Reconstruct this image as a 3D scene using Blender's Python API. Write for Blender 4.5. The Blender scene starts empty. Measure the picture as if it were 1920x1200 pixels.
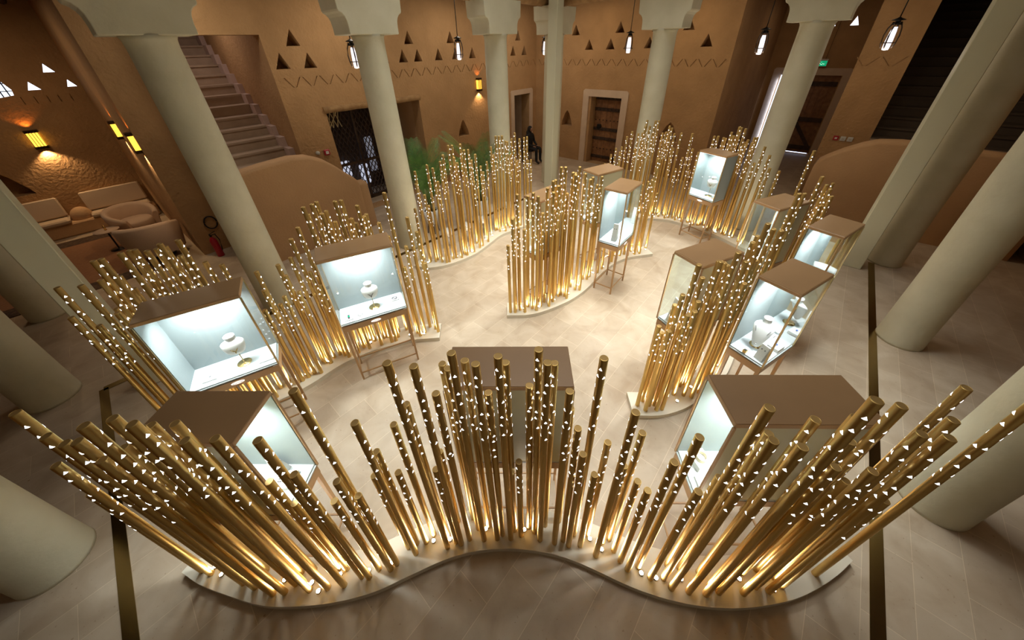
import bpy, bmesh, math, random
from math import sin, cos, pi, radians, atan2, hypot
from mathutils import Vector, Matrix
from mathutils.geometry import tessellate_polygon
random.seed(11)
C = bpy.context.scene.collection
SC = bpy.context.scene
# ---------------------------------------------------------------- camera
TH, RO, FPX = 0.5746, -0.0321, 640.0
_r = Vector((1, 0, 0)); _f = Vector((0, cos(TH), -sin(TH))); _d = _f.cross(_r)
_c, _s = cos(RO), sin(RO)
_x = _r * _c - _d * _s
_y = _r * _s + _d * _c
cam = bpy.data.objects.new('camera', bpy.data.cameras.new('camera')); C.objects.link(cam)
up, back = -_y, -_f
cam.matrix_world = Matrix(((_x.x, up.x, back.x, 0), (_x.y, up.y, back.y, 0), (_x.z, up.z, back.z, 3.5), (0, 0, 0, 1)))
cam.data.sensor_width = 36; cam.data.lens = FPX / 1920 * 36
cam.data.shift_y = -(600 - 499.3) / 1920
cam.data.clip_start = .05
SC.camera = cam
# ---------------------------------------------------------------- world and exposure
SC.view_settings.view_transform = 'Standard'; SC.view_settings.look = 'None'
SC.view_settings.gamma = 1; SC.view_settings.use_curve_mapping = False
SC.view_settings.exposure = 0.3
w = bpy.data.worlds.new('world'); SC.world = w; w.use_nodes = True
bg = w.node_tree.nodes['Background']; bg.inputs[0].default_value = (1.0, .80, .55, 1); bg.inputs[1].default_value = 0.095

def light(name, kind, loc, energy, color=(1, 1, 1), size=.1, rot=None, spot=None, sy=None, spread=None):
    l = bpy.data.lights.new(name, kind); l.energy = energy; l.color = color
    if kind == 'AREA':
        l.size = size
        if sy: l.shape = 'RECTANGLE'; l.size_y = sy
        if spread: l.spread = spread
    else: l.shadow_soft_size = size
    if kind == 'SPOT': l.spot_size = spot or radians(100); l.spot_blend = .6
    o = bpy.data.objects.new(name, l); C.objects.link(o); o.location = loc
    if rot: o.rotation_euler = rot
    return o
# unseen area fill added above the open court for soft overall light
light('court_fill_light', 'AREA', (1.0, 5.1, 8.0), 150, (.98, .97, .90), 4.4, sy=4.4, spread=radians(72))
# ---------------------------------------------------------------- materials
MATS = {}
def mat(name, col, rough=.6, metal=0, col2=None, scale=5, bump=0, bscale=60, emis=None, estr=0, spec=.5, sample=True):
    if name in MATS: return MATS[name]
    m = bpy.data.materials.new(name); m.use_nodes = True; nt = m.node_tree; N = nt.nodes; L = nt.links
    b = N['Principled BSDF']; b.inputs['Base Color'].default_value = (*col, 1)
    b.inputs['Roughness'].default_value = rough; b.inputs['Metallic'].default_value = metal
    b.inputs['Specular IOR Level'].default_value = spec
    tc = N.new('ShaderNodeTexCoord')
    if col2:
        nz = N.new('ShaderNodeTexNoise'); nz.inputs['Scale'].default_value = scale; nz.inputs['Detail'].default_value = 6
        L.new(tc.outputs['Object'], nz.inputs['Vector'])
        rp = N.new('ShaderNodeValToRGB'); rp.color_ramp.elements[0].position = .35; rp.color_ramp.elements[1].position = .68
        rp.color_ramp.elements[0].color = (*col, 1); rp.color_ramp.elements[1].color = (*col2, 1)
        L.new(nz.outputs['Fac'], rp.inputs['Fac']); L.new(rp.outputs['Color'], b.inputs['Base Color'])
    if bump:
        n2_ = N.new('ShaderNodeTexNoise'); n2_.inputs['Scale'].default_value = bscale; n2_.inputs['Detail'].default_value = 5
        L.new(tc.outputs['Object'], n2_.inputs['Vector'])
        bp = N.new('ShaderNodeBump'); bp.inputs['Strength'].default_value = bump; bp.inputs['Distance'].default_value = .02
        L.new(n2_.outputs['Fac'], bp.inputs['Height']); L.new(bp.outputs['Normal'], b.inputs['Normal'])
    if emis:
        b.inputs['Emission Color'].default_value = (*emis, 1); b.inputs['Emission Strength'].default_value = estr
        if not sample: m.cycles.emission_sampling = 'NONE'
    MATS[name] = m; return m

plaster = mat('mud_plaster', (.41, .24, .108), .92, col2=(.48, .285, .132), scale=2.2, bump=.9, bscale=18)
plaster_p = mat('mud_plaster_smooth', (.52, .32, .17), .9, col2=(.57, .355, .19), scale=1.6, bump=.25, bscale=30)
cream = mat('cream_plaster', (.57, .54, .40), .75, col2=(.63, .60, .46), scale=3, bump=.22, bscale=14)
trimm = mat('pink_cream_plaster', (.60, .45, .33), .8, col2=(.65, .5, .37), scale=4, bump=.2, bscale=30)
wood = mat('case_wood', (.26, .15, .07), .36, col2=(.30, .175, .082), scale=3)
woodl = mat('case_edge_wood', (.44, .26, .12), .4)
beamw = mat('beam_wood', (.30, .17, .07), .8, col2=(.44, .27, .12), scale=7, bump=.5, bscale=30)
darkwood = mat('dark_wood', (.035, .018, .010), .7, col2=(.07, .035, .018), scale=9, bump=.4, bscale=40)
doorw = mat('old_door_wood', (.19, .085, .032), .6, col2=(.32, .15, .06), scale=9, bump=.4, bscale=50)
gold = mat('gold_tube', (.72, .50, .18), .40, 1.0)
goldcap = mat('gold_cap', (.42, .27, .10), .55, .7)
brass = mat('brass_strip', (.36, .26, .11), .22, 1.0)
black = mat('black_metal', (.012, .012, .013), .4, .4)
whitep = mat('white_leather', (.66, .65, .63), .5)
deckm = mat('display_white', (.45, .48, .49), .5)
panelw = mat('panel_pale_blue', (.235, .275, .28), .6)
panelc = mat('panel_cream_back', (.56, .53, .36), .32)
plin = mat('plinth_cream', (.72, .66, .54), .5)
silver = mat('silver', (.75, .75, .78), .18, 1.0)
blackg = mat('black_gem', (.01, .01, .012), .1)
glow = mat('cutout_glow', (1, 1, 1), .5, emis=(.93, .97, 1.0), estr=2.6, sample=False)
lampw = mat('warm_bulb', (1, 1, 1), .5, emis=(1.0, .86, .6), estr=60, sample=False)
amber = mat('amber_glass', (.9, .6, .1), .4, emis=(1.0, .55, .06), estr=1.5)
pendw = mat('frosted_glass_lit', (.9, .9, .9), .4, emis=(.95, .93, 1.0), estr=.85)
dayl = mat('daylight_pane', (.8, .85, 1), .4, emis=(.72, .82, 1.0), estr=2.2)
sofa = mat('boucle_fabric', (.60, .46, .33), .9, bump=.4, bscale=160)
sofa2 = mat('pink_beige_fabric', (.58, .43, .33), .9, bump=.3, bscale=160)
redm = mat('fire_red', (.42, .012, .03), .35)
green = mat('palm_leaf', (.05, .12, .02), .5, col2=(.11, .23, .035), scale=8)
stem_m = mat('palm_stem', (.16, .15, .05), .6)
soil = mat('dark_soil', (.02, .015, .01), .9)
skin = mat('skin_tone', (.35, .18, .11), .5)
blackcloth = mat('black_cloth', (.008, .008, .01), .85)
rugm = mat('rug_field', (.26, .12, .06), .95, col2=(.3, .15, .07), scale=30)
exitg = mat('exit_green', (.0, .28, .12), .4, emis=(.0, .5, .22), estr=.5)
exitw = mat('exit_white', (.9, 1, .9), .4, emis=(.9, 1, .92), estr=1.2)
whitel = mat('white_label', (.9, .9, .9), .4, emis=(1, 1, 1), estr=.8)
bluegem = mat('blue_gem', (.02, .12, .55), .12)
greengem = mat('green_gem', (.0, .28, .14), .1)
goldj = mat('jewel_gold', (.85, .6, .25), .2, 1.0)
greyp = mat('grey_plastic', (.5, .47, .42), .5)

def glass_mat():
    m = bpy.data.materials.new('clear_glass'); m.use_nodes = True; nt = m.node_tree; N = nt.nodes; L = nt.links
    for n_ in list(N): N.remove(n_)
    out = N.new('ShaderNodeOutputMaterial'); tr = N.new('ShaderNodeBsdfTransparent'); gl = N.new('ShaderNodeBsdfGlossy')
    tr.inputs[0].default_value = (.95, .98, .97, 1); gl.inputs['Roughness'].default_value = .01
    mx = N.new('ShaderNodeMixShader'); lw = N.new('ShaderNodeLayerWeight'); lw.inputs[0].default_value = .5
    pw = N.new('ShaderNodeMath'); pw.operation = 'POWER'; pw.inputs[1].default_value = 4
    ml = N.new('ShaderNodeMath'); ml.operation = 'MULTIPLY_ADD'; ml.inputs[1].default_value = .5; ml.inputs[2].default_value = .025
    L.new(lw.outputs['Facing'], pw.inputs[0]); L.new(pw.outputs[0], ml.inputs[0]); L.new(ml.outputs[0], mx.inputs[0]); L.new(tr.outputs[0], mx.inputs[1]); L.new(gl.outputs[0], mx.inputs[2])
    L.new(mx.outputs[0], out.inputs[0]); return m
glass = glass_mat()

def floor_mat():
    m = bpy.data.materials.new('limestone_tiles'); m.use_nodes = True; nt = m.node_tree; N = nt.nodes; L = nt.links
    b = N['Principled BSDF']; tc = N.new('ShaderNodeTexCoord'); mp = N.new('ShaderNodeMapping')
    # tiles run with their long side along (.675,.738)
    mp.inputs['Rotation'].default_value = (0, 0, -atan2(.738, .675)); mp.inputs['Location'].default_value = (.2, .163, 0)
    L.new(tc.outputs['Object'], mp.inputs['Vector'])
    bk = N.new('ShaderNodeTexBrick'); bk.offset = .5; bk.inputs['Scale'].default_value = 1
    bk.inputs['Brick Width'].default_value = .59; bk.inputs['Row Height'].default_value = .295
    bk.inputs['Mortar Size'].default_value = .0022; bk.inputs['Mortar Smooth'].default_value = .3; bk.inputs['Bias'].default_value = 0
    bk.inputs['Color1'].default_value = (.49, .40, .305, 1); bk.inputs['Color2'].default_value = (.56, .47, .365, 1)
    bk.inputs['Mortar'].default_value = (.70, .60, .46, 1)
    L.new(mp.outputs[0], bk.inputs['Vector'])
    nz = N.new('ShaderNodeTexNoise'); nz.inputs['Scale'].default_value = 3.2; nz.inputs['Detail'].default_value = 9; nz.inputs['Distortion'].default_value = .8
    L.new(tc.outputs['Object'], nz.inputs['Vector'])
    rp = N.new('ShaderNodeValToRGB'); rp.color_ramp.elements[0].position = .3; rp.color_ramp.elements[1].position = .7
    rp.color_ramp.elements[0].color = (.82, .76, .69, 1); rp.color_ramp.elements[1].color = (1.06, 1.05, 1.03, 1)
    L.new(nz.outputs['Fac'], rp.inputs['Fac'])
    mx = N.new('ShaderNodeMix'); mx.data_type = 'RGBA'; mx.blend_type = 'MULTIPLY'; mx.inputs['Factor'].default_value = 1
    L.new(bk.outputs['Color'], mx.inputs['A']); L.new(rp.outputs['Color'], mx.inputs['B'])
    # small dark pits and veins of the stone
    n3 = N.new('ShaderNodeTexNoise'); n3.inputs['Scale'].default_value = 42; n3.inputs['Detail'].default_value = 4
    L.new(tc.outputs['Object'], n3.inputs['Vector'])
    r3 = N.new('ShaderNodeValToRGB'); r3.color_ramp.elements[0].position = .22; r3.color_ramp.elements[1].position = .34
    r3.color_ramp.elements[0].color = (.55, .45, .35, 1); r3.color_ramp.elements[1].color = (1, 1, 1, 1)
    L.new(n3.outputs['Fac'], r3.inputs['Fac'])
    m2 = N.new('ShaderNodeMix'); m2.data_type = 'RGBA'; m2.blend_type = 'MULTIPLY'; m2.inputs['Factor'].default_value = 1
    L.new(mx.outputs['Result'], m2.inputs['A']); L.new(r3.outputs['Color'], m2.inputs['B'])
    L.new(m2.outputs['Result'], b.inputs['Base Color']); b.inputs['Roughness'].default_value = .42
    b.inputs['Specular IOR Level'].default_value = .35
    return m
floorm = floor_mat()
# ---------------------------------------------------------------- mesh helpers
class MB:
    def __init__(s): s.v = []; s.f = []; s.sm = []; s.mi = None
    def face(s, pts, smooth=False):
        i = len(s.v); s.v += [tuple(p) for p in pts]; s.f.append(tuple(range(i, i + len(pts)))); s.sm.append(smooth)
    def grid(s, rows, close=False, smooth=True, caps=False):
        i = len(s.v); n = len(rows[0])
        for r in rows: s.v += [tuple(p) for p in r]
        for a in range(len(rows) - 1):
            for b in range(n if close else n - 1):
                c = (b + 1) % n
                s.f.append((i + a * n + b, i + a * n + c, i + (a + 1) * n + c, i + (a + 1) * n + b)); s.sm.append(smooth)
        if caps:
            s.f.append(tuple(i + k for k in range(n))[::-1]); s.sm.append(False)
            s.f.append(tuple(i + (len(rows) - 1) * n + k for k in range(n))); s.sm.append(False)
        return s
    def box(s, x0, x1, y0, y1, z0, z1, M=None, bev=0):
        if bev:
            e = bev; rows = []
            for (q, z) in ((e, z0), (0, z0 + e), (0, z1 - e), (e, z1)):
                X0, X1, Y0, Y1 = x0 + q, x1 - q, y0 + q, y1 - q
                rows.append([Vector(p) for p in ((X0 + e, Y0, z), (X1 - e, Y0, z), (X1, Y0 + e, z), (X1, Y1 - e, z), (X1 - e, Y1, z), (X0 + e, Y1, z), (X0, Y1 - e, z), (X0, Y0 + e, z))])
            if M: rows = [[M @ p for p in r] for r in rows]
            return s.grid(rows, True, False, True)
        P = [Vector(p) for p in ((x0, y0, z0), (x1, y0, z0), (x1, y1, z0), (x0, y1, z0), (x0, y0, z1), (x1, y0, z1), (x1, y1, z1), (x0, y1, z1))]
        if M: P = [M @ p for p in P]
        i = len(s.v); s.v += [tuple(p) for p in P]
        for q in ((0, 3, 2, 1), (4, 5, 6, 7), (0, 1, 5, 4), (1, 2, 6, 5), (2, 3, 7, 6), (3, 0, 4, 7)):
            s.f.append(tuple(i + k for k in q)); s.sm.append(False)
        return s
    def bar(s, a, b, w_, h_=None):
        a = Vector(a); b = Vector(b); h_ = h_ or w_; d_ = (b - a); L_ = d_.length; d_.normalize()
        u = d_.cross(Vector((0, 0, 1)))
        if u.length < 1e-4: u = Vector((1, 0, 0))
        u.normalize(); v = u.cross(d_)
        M = Matrix(((u.x, v.x, d_.x, a.x), (u.y, v.y, d_.y, a.y), (u.z, v.z, d_.z, a.z), (0, 0, 0, 1)))
        return s.box(-w_ / 2, w_ / 2, -h_ / 2, h_ / 2, 0, L_, M)
    def lathe(s, prof, n=24, c=(0, 0, 0), smooth=True, caps=True, ang=0, M=None):
        rows = []
        for r, z in prof:
            row = [Vector((c[0] + r * cos(ang + 2 * pi * k / n), c[1] + r * sin(ang + 2 * pi * k / n), c[2] + z)) for k in range(n)]
            rows.append([M @ p for p in row] if M else row)
        return s.grid(rows, True, smooth, caps)
    def tube(s, pts, r, n=8, closed=False):
        pts = [Vector(p) for p in pts]; rows = []
        rr = r if isinstance(r, (list, tuple)) else [r] * len(pts)
        for i, p in enumerate(pts):
            a = pts[i - 1] if (i or closed) else p; b = pts[(i + 1) % len(pts)] if (i < len(pts) - 1 or closed) else p
            d_ = (b - a).normalized(); u = d_.cross(Vector((.03, .02, 1)))
            if u.length < 1e-3: u = Vector((1, 0, 0))
            u.normalize(); v = u.cross(d_)
            rows.append([p + (u * cos(2 * pi * k / n) + v * sin(2 * pi * k / n)) * rr[i] for k in range(n)])
        if closed: rows.append(rows[0])
        return s.grid(rows, True, True, not closed)
    def ell(s, c, rx, ry, rz, n=16, m=9, M=None, zmin=-1):
        rows = []
        for i in range(m + 1):
            t = -pi / 2 + pi * i / m
            zz = max(sin(t), zmin)
            row = [Vector((c[0] + rx * max(cos(t), .001) * cos(2 * pi * k / n), c[1] + ry * max(cos(t), .001) * sin(2 * pi * k / n), c[2] + rz * zz)) for k in range(n)]
            rows.append([M @ p for p in row] if M else row)
        return s.grid(rows, True, True, True)
    def prism(s, poly, z0, z1, M=None):
        """poly in xy, extruded in z"""
        P = [Vector((p[0], p[1], 0)) for p in poly]
        tris = tessellate_polygon([P])
        for z, fl in ((z0, True), (z1, False)):
            i = len(s.v)
            for p in P:
                q = Vector((p.x, p.y, z)); s.v.append(tuple(M @ q if M else q))
            for t in tris:
                s.f.append(tuple(i + k for k in (t if not fl else t[::-1]))); s.sm.append(False)
        n = len(P)
        for k in range(n):
            a, b = P[k], P[(k + 1) % n]
            q = [Vector((a.x, a.y, z0)), Vector((b.x, b.y, z0)), Vector((b.x, b.y, z1)), Vector((a.x, a.y, z1))]
            s.face([M @ v for v in q] if M else q)
        return s
    def mesh(s, name, m):
        me = bpy.data.meshes.new(name); me.from_pydata(s.v, [], s.f)
        ms = m if isinstance(m, (list, tuple)) else [m]
        for q in ms: me.materials.append(q)
        me.polygons.foreach_set('use_smooth', s.sm)
        if s.mi is not None: me.polygons.foreach_set('material_index', [0] * s.mi + [1] * (len(s.f) - s.mi))
        me.update()
        bm = bmesh.new(); bm.from_mesh(me); bmesh.ops.remove_doubles(bm, verts=bm.verts, dist=1e-5)
        bmesh.ops.recalc_face_normals(bm, faces=bm.faces); bm.to_mesh(me); bm.free()
        return me
    def obj(s, name, m, parent=None, **kw):
        o_ = bpy.data.objects.new(name, s.mesh(name, m)); C.objects.link(o_)
        if parent: o_.parent = parent
        for k, v in kw.items(): o_[k] = v
        return o_
def link(name, me, parent=None, loc=None):
    o_ = bpy.data.objects.new(name, me); C.objects.link(o_)
    if parent: o_.parent = parent
    if loc: o_.location = loc
    return o_
def tag(o_, label, cat, group=None):
    o_['label'] = label; o_['category'] = cat
    if group: o_['group'] = group
    return o_
def thing(name, label, cat, loc=(0, 0, 0), rz=0, group=None):
    o_ = bpy.data.objects.new(name, None); C.objects.link(o_); o_.location = loc; o_.rotation_euler = (0, 0, rz)
    o_.empty_display_size = .1
    return tag(o_, label, cat, group)
# ---------------------------------------------------------------- the two oblique frames of the court
O1, D1, N1 = Vector((-3.85, 4.55, 0)), Vector((.671, .741, 0)).normalized(), Vector((-.741, .671, 0)).normalized()
O2, D2, N2 = Vector((6.70, 5.03, 0)), Vector((-.734, .679, 0)).normalized(), Vector((.679, .734, 0)).normalized()
def frame(o_, d_, n_): return Matrix(((d_.x, n_.x, 0, o_.x), (d_.y, n_.y, 0, o_.y), (0, 0, 1, 0), (0, 0, 0, 1)))
FL, FRR = frame(O1, D1, N1), frame(O2, D2, N2)   # local (along, outward, z)

def wall(name, M, a0, a1, z0, z1, w0, thick, holes=(), kind='structure', m=None):
    """front face at outward=w0 with blind or through holes: (poly in (a,z), depth or None)"""
    s = MB()
    outer = [Vector((a0, z0, 0)), Vector((a1, z0, 0)), Vector((a1, z1, 0)), Vector((a0, z1, 0))]
    def sheet(w_, hs):
        polys = [outer] + [[Vector((p[0], p[1], 0)) for p in h] for h in hs]
        flat = [p for q in polys for p in q]
        i = len(s.v); s.v += [tuple(M @ Vector((p.x, w_, p.y))) for p in flat]
        for t in tessellate_polygon(polys): s.f.append(tuple(i + k for k in t)); s.sm.append(False)
    sheet(w0, [h for h, _ in holes]); sheet(w0 + thick, [h for h, dp in holes if dp is None])
    for q in ((0, 1), (1, 2), (2, 3), (3, 0)):
        a, b = outer[q[0]], outer[q[1]]
        s.face([M @ Vector((a.x, w0, a.y)), M @ Vector((b.x, w0, b.y)), M @ Vector((b.x, w0 + thick, b.y)), M @ Vector((a.x, w0 + thick, a.y))])
    for h, dp in holes:
        e = thick if dp is None else dp
        for k in range(len(h)):
            a, b = h[k], h[(k + 1) % len(h)]
            s.face([M @ Vector((a[0], w0, a[1])), M @ Vector((b[0], w0, b[1])), M @ Vector((b[0], w0 + e, b[1])), M @ Vector((a[0], w0 + e, a[1]))])
        if dp is not None: s.face([M @ Vector((p[0], w0 + e, p[1])) for p in h])
    return s.obj(name, m or plaster, kind=kind)
def struct(name, s, m): return s.obj(name, m, kind='structure')
def tri(a, z, w_=.26, h_=.27): return [(a - w_ / 2, z), (a + w_ / 2, z), (a + w_ * .04, z + h_)]
def zig(a0, a1, step=.17, z=2.91, h_=.17, wd=.022):
    out = []; k = 0; a = a0
    while a < a1:
        x0, x1 = (a + .012, a + step - .03); z0, z1 = (z, z + h_) if k % 2 else (z + h_, z)
        out.append(([(x0, z0), (x0 + wd, z0), (x1 + wd * .6, z1), (x1 - wd * .4, z1)] if z0 < z1 else [(x0, z0), (x1 - wd * .4, z1), (x1 + wd * .6, z1), (x0 + wd, z0)], .025))
        a += step; k += 1
    return out
# ================================================================ THE SETTING
s = MB(); s.box(-24, 24, -7, 30, -.12, 0); fl = struct('floor', s, floorm)
ZT = 4.72
# wall behind the left row of columns
hl = [([(2.56, .001), (4.98, .001), (4.98, 2.42), (2.56, 2.42)], None),
      ([(8.74, .001), (9.56, .001), (9.56, 2.10), (8.74, 2.10)], None)]
trL = [(2.33, 3.60), (2.02, 3.23), (2.53, 3.22), (4.95, 3.59), (4.72, 3.22), (5.15, 3.22), (4.2, 3.22), (6.25, 3.59), (5.8, 3.22), (6.38, 3.22), (7.0, 3.22), (8.2, 3.62), (7.8, 3.22), (8.75, 3.22), (9.3, 3.22), (9.0, 3.62)]
hl += [(tri(a, z), .32) for a, z in trL]
hl += [([(6.2, 1.22), (6.62, 1.22), (6.60, 1.35), (6.47, 1.62), (6.42, 1.68), (6.36, 1.62), (6.22, 1.35)], .3)]
hl += zig(1.95, 9.8)
struct_wl = wall('wall_left', FL, 1.8, 10.15, 0, ZT, 2.4, .35, hl)
# above the stair opening
s = MB(); s.box(.25, 1.8, 2.4, 2.75, 3.78, ZT, FL); struct('trim_1', s, plaster)
# block of wall left of the stair with the nook on its other side
s = MB(); s.prism([(-.47, 3.0), (.25, 3.0), (.25, 2.4), (.28, 9), (-.9, 9), (-.66, 7.1)], 0, ZT, FL); struct('wall_pier_left', s, plaster)
hz = zig(-.42, .2)
s = MB(); s.box(1.8, 2.15, 2.75, 9.0, 0, ZT, FL); struct('wall_stair_left', s, plaster)
# wall behind the right row of columns
hr = [([(6.58, .001), (7.67, .001), (7.67, 2.11), (6.58, 2.11)], .42)]
trR = [(7.9, 3.32), (7.2, 3.32), (6.65, 3.32), (6.05, 3.33), (5.55, 3.33), (5.9, 3.70), (6.95, 3.71), (5.1, 3.7), (8.4, 3.70), (4.6, 3.34)]
hr += [(tri(a, z, .28), .32) for a, z in trR]
for a, z, q in ((5.06, 1.05, .5), (8.55, 1.1, .42)):
    hr.append(([(a - q / 2, z), (a + q / 2, z), (a + q * .45, z + .15), (a + q * .2, z + .4), (a, z + .5), (a - q * .2, z + .4), (a - q * .45, z + .15)], .3))
hr += zig(4.05, 9.7)
wall('wall_right', FRR, 3.97, 9.93, 0, ZT, 2.4, .35, hr)
s = MB(); s.box(3.97, 4.3, 2.75, 7.6, 0, ZT, FRR); struct('wall_passage', s, plaster)
# exit wall at the end of the passage
he = [([(1.95, .001), (3.55, .001), (3.55, 2.43), (1.95, 2.43)], None), (tri(2.17, 3.72, .2, .24), .2), (tri(2.70, 3.72, .2, .24), .2), (tri(3.2, 3.72, .2, .24), .2)]
wall('wall_exit', FRR, 1.6, 4.3, 0, ZT, 7.6, .4, he)
# broad pier with the engraved zigzag, right of the passage
wall('wall_pier_right', FRR, .85, 1.68, 0, ZT, 3.35, .30, [(h, d_) for h, d_ in zig(.90, 1.62, .21)])
s = MB(); s.box(1.3, 1.68, 3.65, 7.6, 0, ZT, FRR); struct('wall_passage_right', s, plaster)
s = MB(); s.box(.85, 1.3, 3.65, 9.5, 0, ZT, FRR); struct('wall_stair_right', s, plaster)
s = MB(); s.box(-1.75, -1.4, 3.2, 9.5, 0, ZT, FRR); struct('wall_stair_far_right', s, plaster)
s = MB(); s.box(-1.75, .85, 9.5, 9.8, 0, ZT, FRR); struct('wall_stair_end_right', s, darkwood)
s = MB(); s.box(.25, 1.8, 9.0, 9.3, 0, ZT, FL); struct('wall_stair_end_left', s, plaster)
# wall running back towards the viewer on the right
FRW = frame(O2 + D2 * -1.75 + N2 * 2.6, Vector((-.62, -.785, 0)), Vector((.785, -.62, 0)))
s = MB(); s.box(-2.0, 9, 0, .3, 0, ZT, FRW); struct('wall_side_right', s, plaster)
s = MB(); s.box(-.1, .35, -.22, 0, 0, ZT, FRW, 0); struct('trim_2', s, plaster)
# nook on the left: back wall with daylight openings
def tri2(a, z, w_, h_): return [(a - w_ / 2, z), (a + w_ / 2, z), (a - w_ * .1, z + h_)]
hn = [(tri2(-1.0, 3.28, .17, .16), .25), (tri2(-1.36, 2.97, .19, .16), .25), (tri2(-.80, 2.99, .15, .14), .25)]
hn += [([(-2.95, .95), (-2.36, .98), (-2.40, 1.1), (-2.56, 1.4), (-2.62, 1.47), (-2.7, 1.4), (-2.9, 1.1)], .35)]
arch = [(-2.15, 2.83), (-1.68, 2.9), (-1.66, 3.0), (-1.74, 3.2), (-1.86, 3.33), (-2.0, 3.33), (-2.15, 3.2)]
hn += [(arch, .25)]
for q in (-1.62, -1.44, -1.26, -1.10, -.92): hn.append(([(q, 2.72), (q + .012, 2.72), (q + .012, 2.86), (q, 2.86)], .03))
wall('wall_nook', FL, -9, -.6, 0, ZT, 7.1, .4, hn)
k = 1
for poly in (tri2(-1.0, 3.28, .17, .16), tri2(-1.36, 2.97, .19, .16), tri2(-.80, 2.99, .15, .14), arch):
    s = MB(); P = [FL @ Vector((p[0], 7.1 + .12, p[1])) for p in poly]; Q = [FL @ Vector((p[0], 7.1 + .14, p[1])) for p in poly]
    s.face(P); s.face(Q); s.grid([P, Q], True, False)
    wn = s.obj('window_%d' % k, dayl, kind='structure')
    if k == 4:
        g = MB()
        for zz in (2.98, 3.12, 3.26): g.bar(FL @ Vector((-2.15, 7.2, zz)), FL @ Vector((-1.66, 7.2, zz)), .016)
        for aa in (-2.05, -1.94, -1.83, -1.74): g.bar(FL @ Vector((aa, 7.2, 2.84)), FL @ Vector((aa, 7.2, 3.28)), .016)
        g.obj('lattice', black, wn)
    k += 1
for a in (2.17, 2.70, 3.2):
    s = MB(); poly = tri(a, 3.72, .19, .22); P = [FRR @ Vector((p[0], 7.70, p[1])) for p in poly]; Q = [FRR @ Vector((p[0], 7.72, p[1])) for p in poly]
    s.face(P); s.face(Q); s.grid([P, Q], True, False); s.obj('window_%d' % k, dayl, kind='structure'); k += 1
# outer blind walls closing the far sides
s = MB(); s.box(-9.3, -9.0, -3, 7.5, 0, ZT, FL); struct('wall_nook_side', s, plaster)
# ---- door 1: old studded door in a pale frame (right wall)
s = MB()
def frame_poly(M, a0, a1, zt, bw, w0, dep, nm):
    q = MB(); e = .05
    def pr(poly): 
        P = [M @ Vector((p[0], w0, p[1])) for p in poly]; Q = [M @ Vector((p[0], w0 - dep, p[1])) for p in poly]
        q.grid([P, Q], True, False); q.face(P); q.face(Q)
    pr([(a0, 0), (a0 + bw, 0), (a0 + bw, zt - bw), (a0, zt - bw)])
    pr([(a1 - bw, 0), (a1, 0), (a1, zt - bw), (a1 - bw, zt - bw)])
    pr([(a0, zt - bw), (a1, zt - bw), (a1, zt - e), (a1 - e, zt), (a0 + e, zt), (a0, zt - e)])
    return q.obj(nm, trimm, kind='structure')
frame_poly(FRR, 6.42, 7.95, 2.27, .20, 2.41, .05, 'trim_3')
d1 = MB()
for i in range(5):
    a = 6.60 + i * .212; d1.box(a, a + .205, 2.72, 2.77, .01, 2.10, FRR)
d1 = d1.obj('door_1', doorw, kind='structure')
g = MB()
for zz in (.12, .72, 1.02, 1.62, 1.95): g.box(6.6, 7.66, 2.69, 2.73, zz, zz + .10, FRR, .008)
g.obj('batten', darkwood, d1)
g = MB()
for zz in (.17, .77, 1.07, 1.67, 2.0, .45, 1.35):
    for i in range(8):
        p = FRR @ Vector((6.68 + i * .13, 2.69, zz)); g.ell(p, .018, .018, .018, 8, 5)
g.obj('stud', black, d1)
g = MB(); g.box(7.38, 7.52, 2.66, 2.70, 1.08, 1.22, FRR, .01); g.tube([FRR @ Vector((7.45 + .045 * cos(t), 2.645, 1.1 + .045 * sin(t))) for t in [i * pi / 6 for i in range(12)]], .008, 6, True); g.obj('lock', black, d1)
# ---- door 2: narrow doorway at the corner (left wall)
frame_poly(FL, 8.58, 9.72, 2.24, .15, 2.41, .05, 'trim_4')
s = MB(); s.box(8.4, 9.9, 3.9, 4.0, 0, 2.6, FL); s.box(9.56, 9.62, 2.75, 3.9, 0, 2.6, FL); s.box(8.6, 8.74, 2.75, 3.9, 0, 2.6, FL); s.box(8.6, 9.62, 2.75, 3.9, 2.3, 2.36, FL)
struct('trim_5', s, trimm)
s = MB(); s.box(8.76, 8.80, 2.62, 3.5, .01, 2.08, FL); s.obj('door_2', darkwood, kind='structure')
# ---- door 3: exit door, left ajar with daylight behind its edge
frame_poly(FRR, 1.73, 3.76, 2.63, .2, 7.61, .05, 'trim_6')
d3 = MB()
for i in range(8): d3.box(1.95 + i * .185, 1.95 + i * .185 + (.181 if i < 7 else .19), 7.66, 7.72, .05, 2.43, FRR)
d3.box(1.95, 3.43, 7.72, 7.74, .05, 2.43, FRR); d3 = d3.obj('door_3', doorw, kind='structure')
g = MB()
for zz in (.15, 1.05, 2.12): g.box(1.97, 3.44, 7.62, 7.67, zz, zz + .13, FRR)
g.bar(FRR @ Vector((2.05, 7.64, .25)), FRR @ Vector((2.7, 7.64, 1.08)), .05, .1); g.bar(FRR @ Vector((3.35, 7.64, .25)), FRR @ Vector((2.7, 7.64, 1.08)), .05, .1)
g.obj('brace', darkwood, d3)
g = MB(); g.box(3.46, 3.545, 7.80, 7.83, 0.0, 2.40, FRR); g.box(2.0, 3.5, 7.80, 7.83, .0, .04, FRR)
g.obj('window_%d' % k, mat('door_gap_daylight', (.8, .85, 1), .4, emis=(.62, .74, 1.0), estr=2.2), kind='structure'); k += 1
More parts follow.
